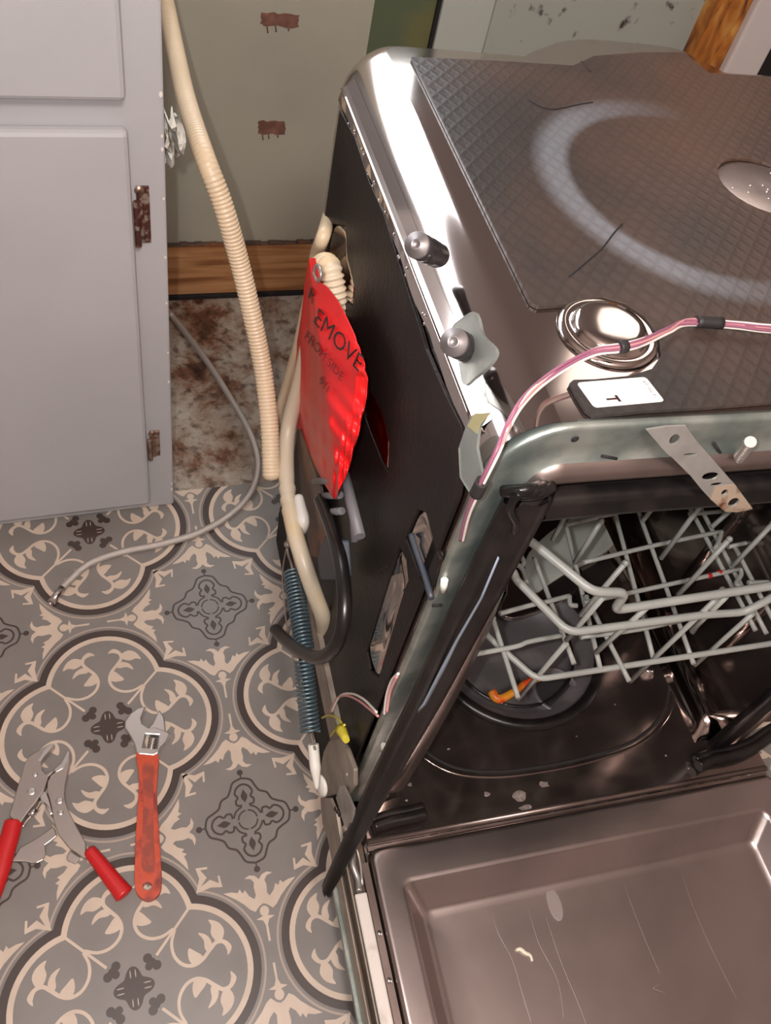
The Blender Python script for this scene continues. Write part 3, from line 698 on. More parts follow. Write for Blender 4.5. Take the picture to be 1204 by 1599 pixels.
floor_poly(((792, 925), (800, 892), (850, 900), (900, 884), (912, 900), (895, 926), (858, 948), (800, 966), (782, 950)), .012, .010, 'steel_tub_plate', 'steel_door')
# nub
mb = MB(); nb = bl(1008, 1050, 2, .0); mb.lathe([(.013, 0), (.012, .005), (.009, .006), (.008, .012), (.005, .014), (0, .014)], nb, 20); mb.build('locating_stud', 'chrome', dw)
# sump dish, filter well and the orange clip in it
mb = MB(); cz = (SC[0], SC[1], 0)
mb.lathe([(SR + .006, .0015), (SR + .004, .006), (SR - .004, .008), (SR - .010, .004)], cz, 56); mb.mi = 1
mb.lathe([(SR - .010, .004), (SR - .014, -.002), (SR - .020, -.004), (SR - .030, -.020), (SR - .055, -.034), (.055, -.040), (0, -.042)], cz, 56)
mb.mi = 0; mb.lathe([(.098, -.012), (.096, -.009), (.093, -.012)], cz, 48)
mb.mi = 1
fw = bl(862, 1085, 2, -.03); mb.lathe([(.037, -.012), (.037, .014), (.034, .016), (.030, .014), (.029, -.02), (0, -.02)], (fw.x, fw.y, -.026), 32)
mb.mi = 2; mb.lathe([(.0295, .006), (0, .004)], (fw.x, fw.y, -.026), 32)
sm = mb.build('sump', ['rubber', 'plastic_dgrey', 'black'], dw)
mb = MB(); oc = [bl(u, v, 2, -.001) for u, v in ((768, 1080), (778, 1092), (800, 1082), (825, 1065), (846, 1058))]
mb.tube(oc, .0062, 8, 4, rf=lambda L, q: 1.15 - .4 * q); mb.build('sump_clip', 'plastic_orange', sm)
# seal ends lying on the tub floor
for nm, pp, r in (('seal_end', ((583, 1292), (610, 1283), (640, 1277), (664, 1271)), .0085), ('seal_end', ((1090, 1196), (1110, 1186), (1150, 1178), (1178, 1166), (1204, 1148), (1220, 1140)), .0085)):
    mb = MB(); c = [bl(u, v, 2, .010) for u, v in pp]
    for dy, rr in ((0, 1), (.009, .7)):
        mb.tube([p + Vector((0, dy, 0)) for p in c], r * rr, 8, 5)
    mb.build(nm, 'rubber', dw)
# ---- mounting bracket on the top front
mb = MB(); br = [(1008, 669), (1040, 664), (1070, 663), (1088, 688), (1104, 706), (1140, 748), (1146, 754), (1174, 792), (1150, 797), (1130, 796), (1108, 777), (1094, 762), (1078, 742), (1048, 712), (1040, 706)]
def by(z): q = max(0, min(1, (H + .004 - z) / .105)); return -.005 - .024 * min(1, q * 1.5)
def bb(u, v):
    y_ = -.01
    for _ in range(6): p = bl(u, v, 1, y_); y_ = by(p.z)
    return (p.x, p.z)
bo = [bb(u, v) for u, v in br]
def pc(u, v, r, ry=None): p = bb(u, v); return circ(p[0], p[1], r, 12, ry)
hl = [pc(1052, 684, .004), pc(1108, 742, .0070, .0034), pc(1118, 755, .0055, .0016), pc(1130, 767, .0026), pc(1144, 782, .0046, .0038), pc(1077, 708, .006, .0014)]
mb.plate(bo, hl, .0014, lambda u, v, w_: (u, by(v) - w_, v))
mb.mi = 1; eo = [bb(u, v) for u, v in ((1116, 757), (1146, 754), (1174, 792), (1150, 797), (1130, 796), (1108, 777))]
mb.plate(eo, [pc(1130, 767, .0028), pc(1144, 782, .0048, .0040)], .0004, lambda u, v, w_: (u, by(v) - .0015 - w_, v))
mb.build('mounting_bracket', ['bracket', 'rustspot'], dw)
# ---- rollers on the top left shoulder
def roller(cap, base, label=None):
    ax = (cap - base); Lh = ax.length; a = ax.normalized()
    r = bpy.data.objects.new('roller', None); COL.objects.link(r); r.parent = dw; r.location = base; r.empty_display_size = .01
    mb = MB(); z0 = Vector((0, 0, 0))
    mb.lathe([(0, 0), (.0085, 0), (.0095, Lh * .08), (.0090, Lh * .25), (.0098, Lh * .3), (.0098, Lh * .62), (.0090, Lh * .66), (.0099, Lh * .7), (.0097, Lh * .92), (0, Lh * .92)], z0, 28, a)
    mb.build('barrel', 'bolt', r)
    mb = MB(); mb.lathe([(.0094, Lh * .90), (.0098, Lh * .95), (.0094, Lh), (.0046, Lh), (.0042, Lh + .0012), (.0030, Lh + .0012), (.0024, Lh - .001), (0, Lh - .001)], z0, 28, a); mb.build('end_cap', 'capmetal', r)
    return r
roller(bl(650, 382, 0, -.024), bl(686, 400, 0, .006)); roller(bl(708, 534, 0, -.024), bl(740, 549, 0, .006))
# clear pad behind the front roller
mb = MB(); pd = [bl(u, v, 0, -.0035) for u, v in ((710, 514), (726, 498), (744, 488), (752, 500), (758, 524), (776, 542), (779, 556), (765, 576), (745, 592), (733, 602), (726, 598), (722, 575), (716, 540))]
pd = cat(pd, 3, True)
cpt = sum(pd, Vector()) / len(pd)
mb.add([p for p in pd] + [p + Vector((-.0025, 0, .001)) for p in pd], [tuple(range(len(pd))), tuple(range(len(pd), 2 * len(pd)))] + [(k, (k + 1) % len(pd), len(pd) + (k + 1) % len(pd), len(pd) + k) for k in range(len(pd))])
mb.build('clear_pad', 'clear', dw)
# amber glued tape and crumpled film at the corner
mb = MB(); tp = [bl(u, v, 0, -.008) for u, v in ((733, 662), (742, 648), (765, 645), (752, 668), (748, 700), (757, 740), (750, 765), (736, 768), (722, 745), (720, 700))]
mb.add(tp + [p + Vector((-.002, 0, 0)) for p in tp], [tuple(range(10)), tuple(range(10, 20))] + [(k, (k + 1) % 10, 10 + (k + 1) % 10, 10 + k) for k in range(10)]); mb.mi = 1
tp2 = [bl(u, v, 0, -.011) for u, v in ((730, 665), (741, 646), (768, 644), (752, 660), (745, 678))]; mb.add(tp2, [tuple(range(5))])
mb.build('crumpled_tape', ['clear', 'amber'], dw)

# ---- left base rail, bracket, clips
mb = MB()
ra = [bl(u, v, 0, -.008) for u, v in ((478, 756), (500, 880), (518, 1000), (535, 1100), (552, 1170))]
rz = sum(p.z for p in ra) / len(ra)
mb.box((-.012, .03, .030), (-.0105, .46, .078)); mb.box((-.012, .03, .076), (.0, .46, .078)); mb.box((-.012, .03, .028), (.03, .46, .030))
mb.build('base_rail', 'hinge_arm', dw)
mb = MB(); mb.box((-.010, .02, -.085), (-.001, .47, .026)); mb.box((.601, .02, -.085), (.610, .47, .03)); mb.box((.0, .50, -.085), (.59, .512, -.063)); mb.build('base_frame', 'black', dw)
for (x_, y_) in ((.02, .06), (.58, .06), (.02, .43), (.58, .43)):
    mb = MB(); foot = DRt @ Vector((0, 0, -1))
    t_ = (-.1 + .0009 + 0) if False else None
    zt_ = -.084; wz = toW((x_, y_, zt_)).z
    mb.lathe([(0, 0), (.006, 0), (.006, -wz + .006), (.016, -wz + .004), (.016, -wz + .0003), (0, -wz + .0003)], (x_, y_, zt_), 16, (0, 0, 1)); mb.build('levelling_foot', 'plastic_black', dw)
pb = [bl(u, v, 0, -.016) for u, v in ((463, 680), (468, 670), (500, 760), (512, 842), (504, 872), (485, 868), (472, 790))]
mb = MB(); mb.add(pb + [p + Vector((.003, 0, 0)) for p in pb], [tuple(range(7)), tuple(range(7, 14))] + [(k, (k + 1) % 7, 7 + (k + 1) % 7, 7 + k) for k in range(7)]); mb.build('rusty_side_plate', 'rust_plate', dw)
mb = MB()
def barp(a, b, x_, r): return mb.tube([bl(*a, 0, x_), bl(*b, 0, x_)], r, 8, 1)
for v0 in (752, 775, 800):
    barp((491 + (v0 - 752) * .35, v0), (528 + (v0 - 752) * .12, v0 - 2), -.022, .0042)
barp((538, 742), (562, 838), -.020, .0060); barp((552, 812), (554, 846), -.018, .004)
split_build(mb, 'cable_clip', 'plastic_grey', dw)
mb = MB(); mb.tube([bl(u, v, 0, -.03) for u, v in ((466, 776), (470, 795), (474, 815), (472, 828))], .0075, 10, 4, rf=lambda L, q: 1.1 - .5 * abs(q - .5)); mb.build('white_clip', 'plastic_white', dw)
# ---- door springs (two in a row, one above the other along the base)
def spring(p0, p1, R, turns, wire):
    d = (p1 - p0); q = d.to_track_quat('Z', 'Y'); Lz = d.length; n_ = int(turns * 12)
    pts = [p0 + q @ Vector((R * cos(2 * pi * k / 12), R * sin(2 * pi * k / 12), Lz * k / n_)) for k in range(n_ + 1)]
    mb = MB(); mb.tube(pts, wire, 6, 1, raw=True); return mb
SX = -.045
s0, s1, s2, s3 = bl(457, 892, 0, SX), bl(476, 1018, 0, SX), bl(474, 1030, 0, SX), bl(485, 1144, 0, SX)
spring(s0, s1, .0112, 22, .0017).build('door_spring', 'spring', dw)
spring(s2, s3, .0112, 18, .0017).build('door_spring', 'spring', dw)
mb = MB(); mb.tube([bl(450, 838, 0, SX), bl(449, 860, 0, SX), bl(455, 880, 0, SX), s0], .0018, 8, 4); mb.tube([s1, (s1 + s2) / 2 + Vector((-.003, 0, 0)), s2], .0018, 8, 3)
mb.tube([bl(447, 858, 0, SX + .006), bl(441, 905, 0, SX + .006), bl(450, 990, 0, SX + .006), bl(470, 1080, 0, SX + .006), bl(492, 1160, 0, SX + .006)], .0012, 6, 5)
mb.tube([s3, bl(489, 1160, 0, SX), bl(492, 1170, 0, SX)], .0018, 8, 3); mb.lathe([(0, .004), (.004, .003), (.005, 0), (.004, -.003), (0, -.004)], bl(449, 850, 0, SX), 10)
mb.build('spring_hook', 'hinge_arm', dw)
mb = MB(); mb.tube([bl(u, v, 0, SX) for u, v in ((489, 1162), (491, 1185), (493, 1205), (495, 1232))], .0062, 10, 4, rf=lambda L, q: 1.1 if q < .6 else 1.1 - (q - .6) * 1.9)
mb.lathe([(0, .003), (.012, .003), (.015, 0), (.012, -.003), (0, -.003)], bl(501, 1226, 0, SX + .01), 18, (-1, -.25, .2)); mb.build('spring_link', 'plastic_white', dw)
# ---- hinge arms at the front left
def wplate(pxs, x_, th, nm, m, bev=.0006, par=None):
    mb = MB(); q = [bl(u, v, 0, x_) for u, v in pxs]
    mb.plate([(p.y, p.z) for p in q], [], th, lambda u, v, w_: (x_ - w_, u, v)); return mb.build(nm, m, par or dw, bevel=bev)
wplate([(512, 1172), (520, 1156), (538, 1152), (548, 1168), (560, 1200), (560, 1225), (545, 1245), (530, 1240), (515, 1243), (505, 1230), (506, 1200)], -.012, .006, 'hinge_cover', 'hinge_arm', .002)
wplate([(535, 1226), (540, 1226), (556, 1262), (552, 1300), (542, 1290), (528, 1245)], -.020, .003, 'hinge_link', 'bracket')
wplate([(505, 1245), (520, 1246), (530, 1270), (540, 1330), (534, 1350), (520, 1320), (508, 1285)], -.024, .004, 'hinge_link', 'hinge_arm')
mb = MB()
for k in range(7): p = bl(524 + (k % 3) * 3, 1262 + (k * 5) % 14, 0, -.030); mb.lathe([(0, .002), (.002, .001), (.0025, 0)], p, 8, (-1, 0, 0))
split_build(mb, 'hinge_screw', 'black', dw)
# ---- open door, nearly flat
DY0, DY1 = -.058, -.66
door = bpy.data.objects.new('door', None); COL.objects.link(door); door.parent = dw; door.location = (0, DY0, 0); door.empty_display_size = .02
def D(p): return (p[0], p[1] - DY0, p[2])
mb = MB()
def dloop(ins_x, y_t, z_):
    x0, x1, y0, y1 = .014 + ins_x, .600 - ins_x, y_t, DY1 + ins_x
    r = .012; pts = []
    for cx_, cy_, a0 in ((x1 - r, y0 - r, 0), (x0 + r, y0 - r, 90), (x0 + r, y1 + r, 180), (x1 - r, y1 + r, 270)):
        for k in range(6): a = radians(a0 + 90 * k / 5); pts.append(D((cx_ + r * cos(a), cy_ + r * sin(a), z_)))
    return pts
rows = [dloop(-.002, -.060, -.012), dloop(0, -.062, .0005), dloop(.003, -.066, .0025), dloop(.006, -.070, .0026), dloop(.028, -.102, .0025), dloop(.0315, -.1055, .0023), dloop(.034, -.108, .0012), dloop(.0358, -.1105, -.001), dloop(.052, -.134, -.0255), dloop(.0545, -.1375, -.0278), dloop(.058, -.142, -.0290), dloop(.063, -.148, -.0296), dloop(.09, -.18, -.0297)]
mb.grid(rows, True, True); o_ = len(mb.v) - 24; mb.f.append(list(range(o_, o_ + 24))); mb.m.append(0); mb.smooth.append(False)
ip = mb.build('inner_panel', 'steel_door', door)
# narrow joint and rolled edge between the tub lip and the panel
mb = MB(); mb.tube([D((.014, -.052, -.002)), D((.60, -.052, -.002))], .0042, 10, 1); mb.box(D((.014, -.0620, -.012)), D((.60, -.0565, -.006))); mb.build('hinge_roll', 'lip', door)
# left joint: the strip outside the raised border, then outer edge
mb = MB(); mb.box(D((.002, DY1, -.030)), D((.0105, -.075, -.004))); mb.build('side_seal_strip', 'lip', door)
mb = MB(); mb.box(D((-.014, DY1, -.034)), D((.001, -.108, -.001))); mb.build('door_edge', 'door_edge', door, bevel=.002)
mb = MB()
for y_ in (-.155, -.205, -.255, -.305): mb.lathe([(.0035, 0), (.003, .0012), (0, .0016)], D((.006, y_, -.004)), 12)
split_build(mb, 'edge_screw', 'chrome', door)
mb = MB(); mb.box(D((-.0185, DY1, -.034)), D((-.0165, -.05, .004))); mb.box(D((-.026, DY1, -.040)), D((-.024, -.02, -.004))); mb.build('hinge_side_strip', 'hinge_arm', door, bevel=.0006)
mb = MB(); mb.box(D((-.024, DY1, -.042)), D((-.017, -.03, -.026))); mb.box(D((-.014, -.107, -.03)), D((.010, -.040, -.016))); mb.build('hinge_channel', 'rust_plate', door)
mb = MB(); mb.tube([D((-.010, -.045, .0)), D((-.006, -.060, -.004)), D((-.009, -.075, -.002)), D((-.006, -.092, -.004)), D((-.008, -.106, -.002))], .004, 8, 5)
mb.tube([D((-.002, -.050, .0)), D((.001, -.070, -.004)), D((-.002, -.1, -.004))], .0018, 8, 3); mb.build('hinge_latch', 'bracket', door)
mb = MB(); mb.box(D((-.030, DY1, -.052)), D((.61, -.07, -.042))); mb.build('outer_skin', 'galv', door)
# food scrap, smears and drips on the door
mb = MB(); fp = [bl(u, v, 2, -.028) for u, v in ((806, 1484), (812, 1482), (820, 1488), (828, 1492), (831, 1501))]; mb.tube([D(p) for p in fp], .0024, 6, 4, rf=lambda L, q: 1.2 - abs(q - .4)); mb.build('food_scrap', 'food', ip)
mb = MB(); random.seed(31)
for us in (((765, 1400), (775, 1450), (800, 1500), (815, 1550), (830, 1599)), ((820, 1400), (840, 1470), (870, 1530), (880, 1590)), ((850, 1425), (875, 1500), (900, 1560), (915, 1599)), ((1060, 1350), (1080, 1410), (1110, 1480), (1150, 1560)), ((970, 1370), (1000, 1450), (1030, 1520)), ((1035, 1535), (1020, 1543), (1038, 1550))):
    mb.tube([D(bl(u, v, 2, -.0302)) for u, v in us], .0006, 6, 6)
c = bl(866, 1412, 2, -.0295); mb.plate([(c.x + .009 * cos(a), c.y + .020 * sin(a)) for a in [2 * pi * k / 14 for k in range(14)]], [], .0003, lambda u, v, w_: D((u, v, -.0295 + w_)))
split_build(mb, 'dried_drip', mat('dried_water_marks', (.50, .435, .42), .42, .8), ip)

# ================================================================== WIRE HARNESS
wh = thing('wire_harness', toW((.18, .09, .70)), 'pink, purple and white wire bundle lying across the dishwasher top', 'wires')
wpath = [toW(bl(u, v, 2, z_)) for u, v, z_ in ((1330, 520, .692), (1204, 513, .693), (1150, 507, .693), (1075, 503, .693), (1045, 515, .698), (1005, 533, .703), (970, 542, .704), (930, 548, .703), (885, 570, .700), (845, 598, .697))]
wpath += [toW(bl(u, v, 0, x_)) for u, v, x_ in ((815, 628, .012), (795, 662, .002), (780, 698, -.008), (762, 735, -.012), (742, 775, -.012), (730, 805, -.008), (722, 840, .0))]
offs = [(0, 0), (.0022, .0008), (-.0019, .0014), (.0006, -.0019), (.0041, .0), (-.0036, -.0002)]
for k, (nm, mm) in enumerate((('wire', 'w_pink'), ('wire', 'w_white'), ('wire', 'w_purple'), ('wire', 'w_white'), ('wire', 'w_pink'), ('wire', 'w_purple'))):
    mb = MB(); pts = [p + Vector((offs[k][0] * .7, offs[k][0] * .5 + offs[k][1], offs[k][1])) + Vector((0, 0, .0006 * sin(i * 1.3 + k))) for i, p in enumerate(wpath)]
    mb.tube(pts, .0011, 7, 8); o = child(mb.build('wire', mm), wh); o['label'] = {'w_pink': 'pink wire', 'w_white': 'white wire', 'w_purple': 'purple wire'}[mm]
mb = MB(); P_ = cat(wpath, 10)
for i0, i1 in ((32 - 9, 29), (58, 62), (134, 140)): mb.tube(P_[i0:i1], .0047, 12, 1, raw=True)
[child(o_, wh) for o_ in split_build(mb, 'tape_wrap', 'tape', None)]
# little loose wires at the hinge
lw = thing('loose_wires', toW(bl(560, 1095, 0, -.015)), 'thin loose red and yellow wires above the lower left hinge', 'wires')
for pp, mm in ((((516, 1112), (525, 1092), (540, 1086), (560, 1094), (578, 1108), (590, 1118)), 'w_pink'), (((518, 1112), (530, 1088), (548, 1083), (568, 1092), (588, 1112)), 'w_white'), (((600, 1115), (604, 1085), (612, 1062), (622, 1052)), 'w_white'), (((604, 1112), (609, 1080), (620, 1056)), 'w_pink'), (((503, 1121), (515, 1117), (530, 1124), (538, 1142)), 'w_yellow'), (((516, 1150), (526, 1138), (538, 1132)), 'w_yellow')):
    mb = MB(); mb.tube([toW(bl(u, v, 0, -.016)) for u, v in pp], .0014, 7, 6); child(mb.build('wire', mm), lw)
mb = MB(); mb.tube([toW(bl(532, 1138, 0, -.018)), toW(bl(541, 1156, 0, -.018))], .0065, 10, 3, rf=lambda L, q: 1.1 - .5 * q); child(mb.build('wire_nut', 'w_yellow'), lw)

# ================================================================== SIDE HOSE, CORD, TAG
dh = thing('side_drain_hose', toW(bl(505, 965, 0, -.02)), 'yellowed hose looped up the dishwasher side behind the red tag', 'hose')
q1 = [toW(bl(*a)) for a in ((508, 985, 0, .002), (504, 962, 0, -.012), (492, 930, 0, -.024), (475, 880, 0, -.036), (460, 830, 0, -.042), (450, 775, 0, -.040), (447, 715, 0, -.034), (452, 660, 0, -.026), (468, 600, 0, -.016), (482, 540, 0, -.012))]
mb = MB(); mb.tube(q1, .0105, 14, 10, rf=lambda L, q: 1 + (.09 * sin(q * 2 * pi * 30) if .50 < q < .60 else 0)); child(mb.build('smooth_tube', 'hose_pale'), dh)
q2 = [toW(bl(*a)) for a in ((500, 440, 0, -.012), (500, 424, 0, -.016), (505, 414, 0, -.020), (514, 418, 0, -.020), (521, 446, 0, -.016), (527, 490, 0, -.010))]
mb = MB(); mb.tube(cat(q2, 40), .0118, 16, 1, rf=lambda L, q: 1 + .10 * sin(L * 2 * pi / .0062), raw=True); child(mb.build('ribbed_bend', 'hose_yel'), dh)
mb = MB(); q3 = [toW(bl(a[0], a[1], a[2], a[3])) for a in ((522, 290, 1, .575), (516, 325, 1, .56), (506, 365, 0, -.018), (494, 400, 0, -.016), (484, 460, 0, -.014), (466, 540, 0, -.014), (446, 610, 0, -.018), (434, 650, 0, -.024), (430, 690, 0, -.030))]
tag(MB().tube(q3, .0075, 12, 8).build('inlet_tube', 'hose', loc=q3[-1]), 'thin cream tube running down behind the red tag', 'hose')
# power cord
pc_ = thing('power_cord', toW(bl(520, 1020, 0, -.05)), 'thick black power cord bent in a hook beside the blue-grey spring', 'cord')
q = [toW(bl(*a)) for a in ((500, 780, 0, -.026), (514, 815, 0, -.030), (525, 850, 0, -.036), (534, 890, 0, -.040), (538, 940, 0, -.044), (534, 985, 0, -.048), (518, 1016, 0, -.054), (495, 1027, 0, -.060), (468, 1016, 0, -.066), (446, 1000, 0, -.070), (430, 983, 0, -.074))]
mb = MB(); mb.tube(q, .0073, 14, 10); child(mb.build('cable', 'cord'), pc_)
mb = MB()
pp = [bl(u, v, 0, -.040) for u, v in ((505, 838), (520, 845), (524, 905), (500, 905), (495, 870))]
mb.add([toW(p) for p in pp] + [toW(p + Vector((.018, 0, 0))) for p in pp], [tuple(range(5)), tuple(range(5, 10))] + [(k, (k + 1) % 5, 5 + (k + 1) % 5, 5 + k) for k in range(5)]); child(mb.build('connector', 'plastic_slate', bevel=.002), pc_)

# red warning tag: folded plastic film hanging on a steel hook
rows_px = [(403, 483, 492), (425, 478, 497), (440, 476, 498), (447, 475, 510), (470, 473, 528), (495, 470, 541), (520, 466, 553), (545, 461, 562), (570, 455, 570), (592, 452, 574), (620, 452, 572), (642, 455, 568), (665, 463, 563), (690, 474, 556), (715, 486, 549), (735, 495, 543), (745, 500, 541), (755, 506, 534), (768, 514, 528), (779, 521, 525)]
def tagx(u, v):                              # distance out from the dishwasher side, with folds
    uc = 486 + (v - 430) * .13; e = u - uc
    x = -.034 - .008 * sin((v - 400) / 380 * pi)
    x += -e * .0006 if e < 0 else e * .00028
    x -= .0013 * sin(e * .45 + v * .05) * max(0, min(1, (4 - e) / 10)) + .0013 * sin(u * .75 + v * .06) * max(0, min(1, (u - 552 + max(0, v - 620) * .35) / 8))
    return x - .0012 * sin(v * .055 - u * .03) - .0009 * sin(u * .21 - v * .16) * max(0, min(1, (v - 590) / 60))
def tagp(u, v, off=0): return toW(bl(u, v, 0, tagx(u, v) - off))
tg = thing('warning_tag', tagp(522, 779), 'bright red plastic tag lettered REMOVE hanging off the dishwasher side', 'tag')
mb = MB(); NU = 30; rows = []
def rl_(v):
    for (v0, a0, b0), (v1, a1, b1) in zip(rows_px, rows_px[1:]):
        if v0 <= v <= v1: s_ = (v - v0) / (v1 - v0); return a0 + (a1 - a0) * s_, b0 + (b1 - b0) * s_
for k in range(95):
    v = 403 + 4 * k
    if v > 779: break
    a, b = rl_(v); rows.append([tagp(a + (b - a) * j / NU, v) for j in range(NU + 1)])
mb.grid(rows, True); child(mb.build('film', 'red', solid=.0005), tg)
def tag_text(txt, o, dx, dy, size, m, bold=0, sp=1.0):
    vs, fs = text_mesh(txt, 1.0, bold); mb = MB()
    mb.add([tagp(o[0] + x_ * size * dx[0] * sp + y_ * size * dy[0], o[1] + x_ * size * dx[1] * sp + y_ * size * dy[1], .0016) for x_, y_ in vs], fs)
    return child(mb.build('lettering', m, fix=False), tg)
dx = (.62, .78); dy = (.50, -.95)
tag_text('R', (480, 462), (.5, .85), (.25, -.9), 26, 'ink', .005)
tag_text('EMOVE', (487, 501), (.69, .76), (.38, -.92), 36, 'ink', 0, .92)
tag_text('FROM SIDE', (474, 527), (.65, .76), (.40, -.92), 18.5, 'ink_faint', .0)
tag_text('911', (496, 597), (.66, .75), (.40, -.92), 17, 'ink_faint', .0)
mb = MB(); mb.tube([toW(bl(u, v, 0, -.048)) for u, v in ((494, 436), (490, 425), (495, 414), (500, 420), (501, 433), (496, 440))], .0016, 8, 5); child(mb.build('hook', 'bracket'), tg)

# ================================================================== UPPER DISH RACK
rk = thing('dish_rack', toW((.30, .10, .21)), 'grey vinyl-coated wire upper rack inside the dishwasher tub', 'dish rack')
def rackw(pts, r, name='wire', n=5, m='rack', closed=False):
    mb = MB(); mb.tube([toW(p) for p in pts], r, 10, n, closed=closed); 
    return child(mb.build(name, m), rk)
YF = .040; ZB = .215
def front(pxs, y=YF): return [bl(u, v, 1, y) for u, v in pxs]
def sharp(pts, r=.010):                      # fillet a polyline
    out = [pts[0]]
    for a, b, c in zip(pts, pts[1:], pts[2:]):
        d0 = (a - b); d1 = (c - b); k = min(r, d0.length * .4, d1.length * .4); d0.normalize(); d1.normalize()
        p, q = b + d0 * k, b + d1 * k; out += [p * (1 - t) ** 2 + b * 2 * t * (1 - t) + q * t * t for t in (0, .2, .4, .6, .8, 1)]
    out.append(pts[-1]); return out
def seg(a, b, n=2): return [a + (b - a) * k / n for k in range(n)]
# top rim with its step, chamfered corner and left return
r1 = [bl(1290, 898, 1, YF), bl(1204, 915, 1, YF), bl(958, 953, 1, YF), bl(978, 925, 1, YF), bl(925, 924, 1, YF)]
a = bl(835, 850, 2, r1[-1].z + .004); r1 += [a, Vector((a.x - .028, a.y + .035, a.z)), Vector((a.x - .045, .30, a.z)), Vector((a.x - .045, .44, a.z)), Vector((.15, .47, a.z)), Vector((.50, .47, a.z))]
mb = MB(); mb.tube([toW(p) for p in sharp(r1, .012)], .0050, 12, 3, raw=True); child(mb.build('top_rim', 'rack'), rk)
r2 = [bl(1260, 900, 1, YF), bl(1197, 938, 1, YF), bl(1162, 956, 1, YF), bl(1100, 960, 1, YF), bl(888, 988, 1, YF)]
a = bl(806, 905, 2, r2[-1].z + .004); r2 += [a, bl(802, 893, 2, r2[-1].z + .012), Vector((a.x - .020, a.y + .05, a.z)), Vector((a.x - .032, .30, a.z)), Vector((a.x - .032, .44, a.z))]
mb = MB(); mb.tube([toW(p) for p in sharp(r2, .014)], .0046, 12, 3, raw=True); child(mb.build('middle_rim', 'rack'), rk)
r3 = [bl(1260, 996, 1, YF), bl(1204, 1005, 1, YF), bl(838, 1061, 1, YF)]
a = bl(760, 992, 2, r3[-1].z + .002); r3 += [a, Vector((a.x - .014, a.y + .03, a.z)), Vector((a.x - .026, .30, a.z)), Vector((a.x - .026, .44, a.z))]
mb = MB(); mb.tube([toW(p) for p in sharp(r3, .014)], .0038, 12, 3, raw=True); child(mb.build('lower_rim', 'rack'), rk)
K4 = lambda x_, y_: (620 + x_ / 2.0616, 740 + y_ / 2.0616)
# depth wires (front to back, over the bottom)
depth = [((655, 630), (545, 170)), ((570, 612), (445, 280)), ((748, 668), (610, 400)), ((825, 592), (700, 120)), ((955, 612), (768, 95)), ((1155, 505), (930, 85)), ((1190, 515), (975, 105)), ((1300, 640), (1090, 240)), ((390, 722), (310, 470))]
RW = .0031
for f, bk in depth:
    p = bl(*K4(*f), 2, ZB - .012); e_ = bl(*K4(*bk), 2, ZB); d = (e_ - p)
    rackw([p, p + d * .5, e_, e_ + Vector((0, 0, .002))], RW, 'depth_wire', 3)
# front V wires: bottom of the V up to the rims
for bt_, top_ in (((390, 724), (545, 545)), ((750, 668), (1025, 405)), ((958, 615), (1145, 450)), ((545, 535), (665, 395)), ((640, 575), (805, 430)), ((948, 505), (1060, 395))):
    p = bl(*K4(*bt_), 1, YF + .004); e_ = bl(*K4(*top_), 1, YF + .004)
    rackw([p, e_], RW, 'upright_wire', 1)
# cross wires
cross = [((600, 285), (830, 230), (1045, 185)), ((590, 525), (780, 500), (1000, 450)), ((240, 582), (380, 556), (425, 540), (530, 520)), ((470, 415), (555, 392)), ((600, 415), (800, 372), (1105, 306)), ((540, 165), (830, 98), (990, 82)), ((330, 450), (410, 428), (470, 412)), ((1065, 235), (1204, 205)), ((940, 130), (1080, 118)), ((1130, 350), (1204, 348))]
for c in cross:
    rackw([bl(*K4(*p), 2, ZB + .006) for p in c], RW, 'cross_wire', 4)
for hk in (((555, 392), (558, 420), (580, 424)), ((1045, 185), (1040, 205), (1025, 240)), ((1105, 306), (1108, 325), (1092, 352), (1105, 360)), ((385, 290), (405, 310), (418, 352)), ((400, 265), (408, 285), (400, 298))):
    rackw([bl(*K4(*p), 2, ZB + .006) for p in hk], RW, 'hook', 4)
# tines
def tine(b, t, ball=True):
    p = bl(*K4(*b), 2, ZB + .004); e_ = bl(*K4(*t), 1, p.y + .012)
    mb = MB(); mb.tube([toW(p), toW(e_)], .0034, 10, 1)
    if ball: mb.lathe([(0, .0044), (.0031, .0031), (.0044, 0), (.0031, -.0031), (0, -.0044)], toW(e_), 12)
    child(mb.build('tine', 'rack'), rk)
for b, t in (((905, 390), (1070, 210)), ((850, 272), (990, 85)), ((590, 455), (735, 287)), ((572, 287), (657, 152)), ((790, 152), (835, 95)), ((1080, 297), (1210, 160)), ((1012, 172), (1080, 112)), ((950, 510), (1048, 374)), ((500, 215), (545, 130))):
    tine(b, t)
mb = MB()
for u, v in ((1005, 328), (1038, 318)): mb.lathe([(.0036, -.003), (.0040, 0), (.0034, .003)], toW(bl(*K4(u, v), 2, ZB + .006)), 10, (1, 0, 0))
[child(o_, rk) for o_ in split_build(mb, 'red_fleck', 'redfleck', None)]
rackw([(.565 - .01, .05, .33), (.545, .05, .335), (.53, .06, .36)], .006, 'corner_post')

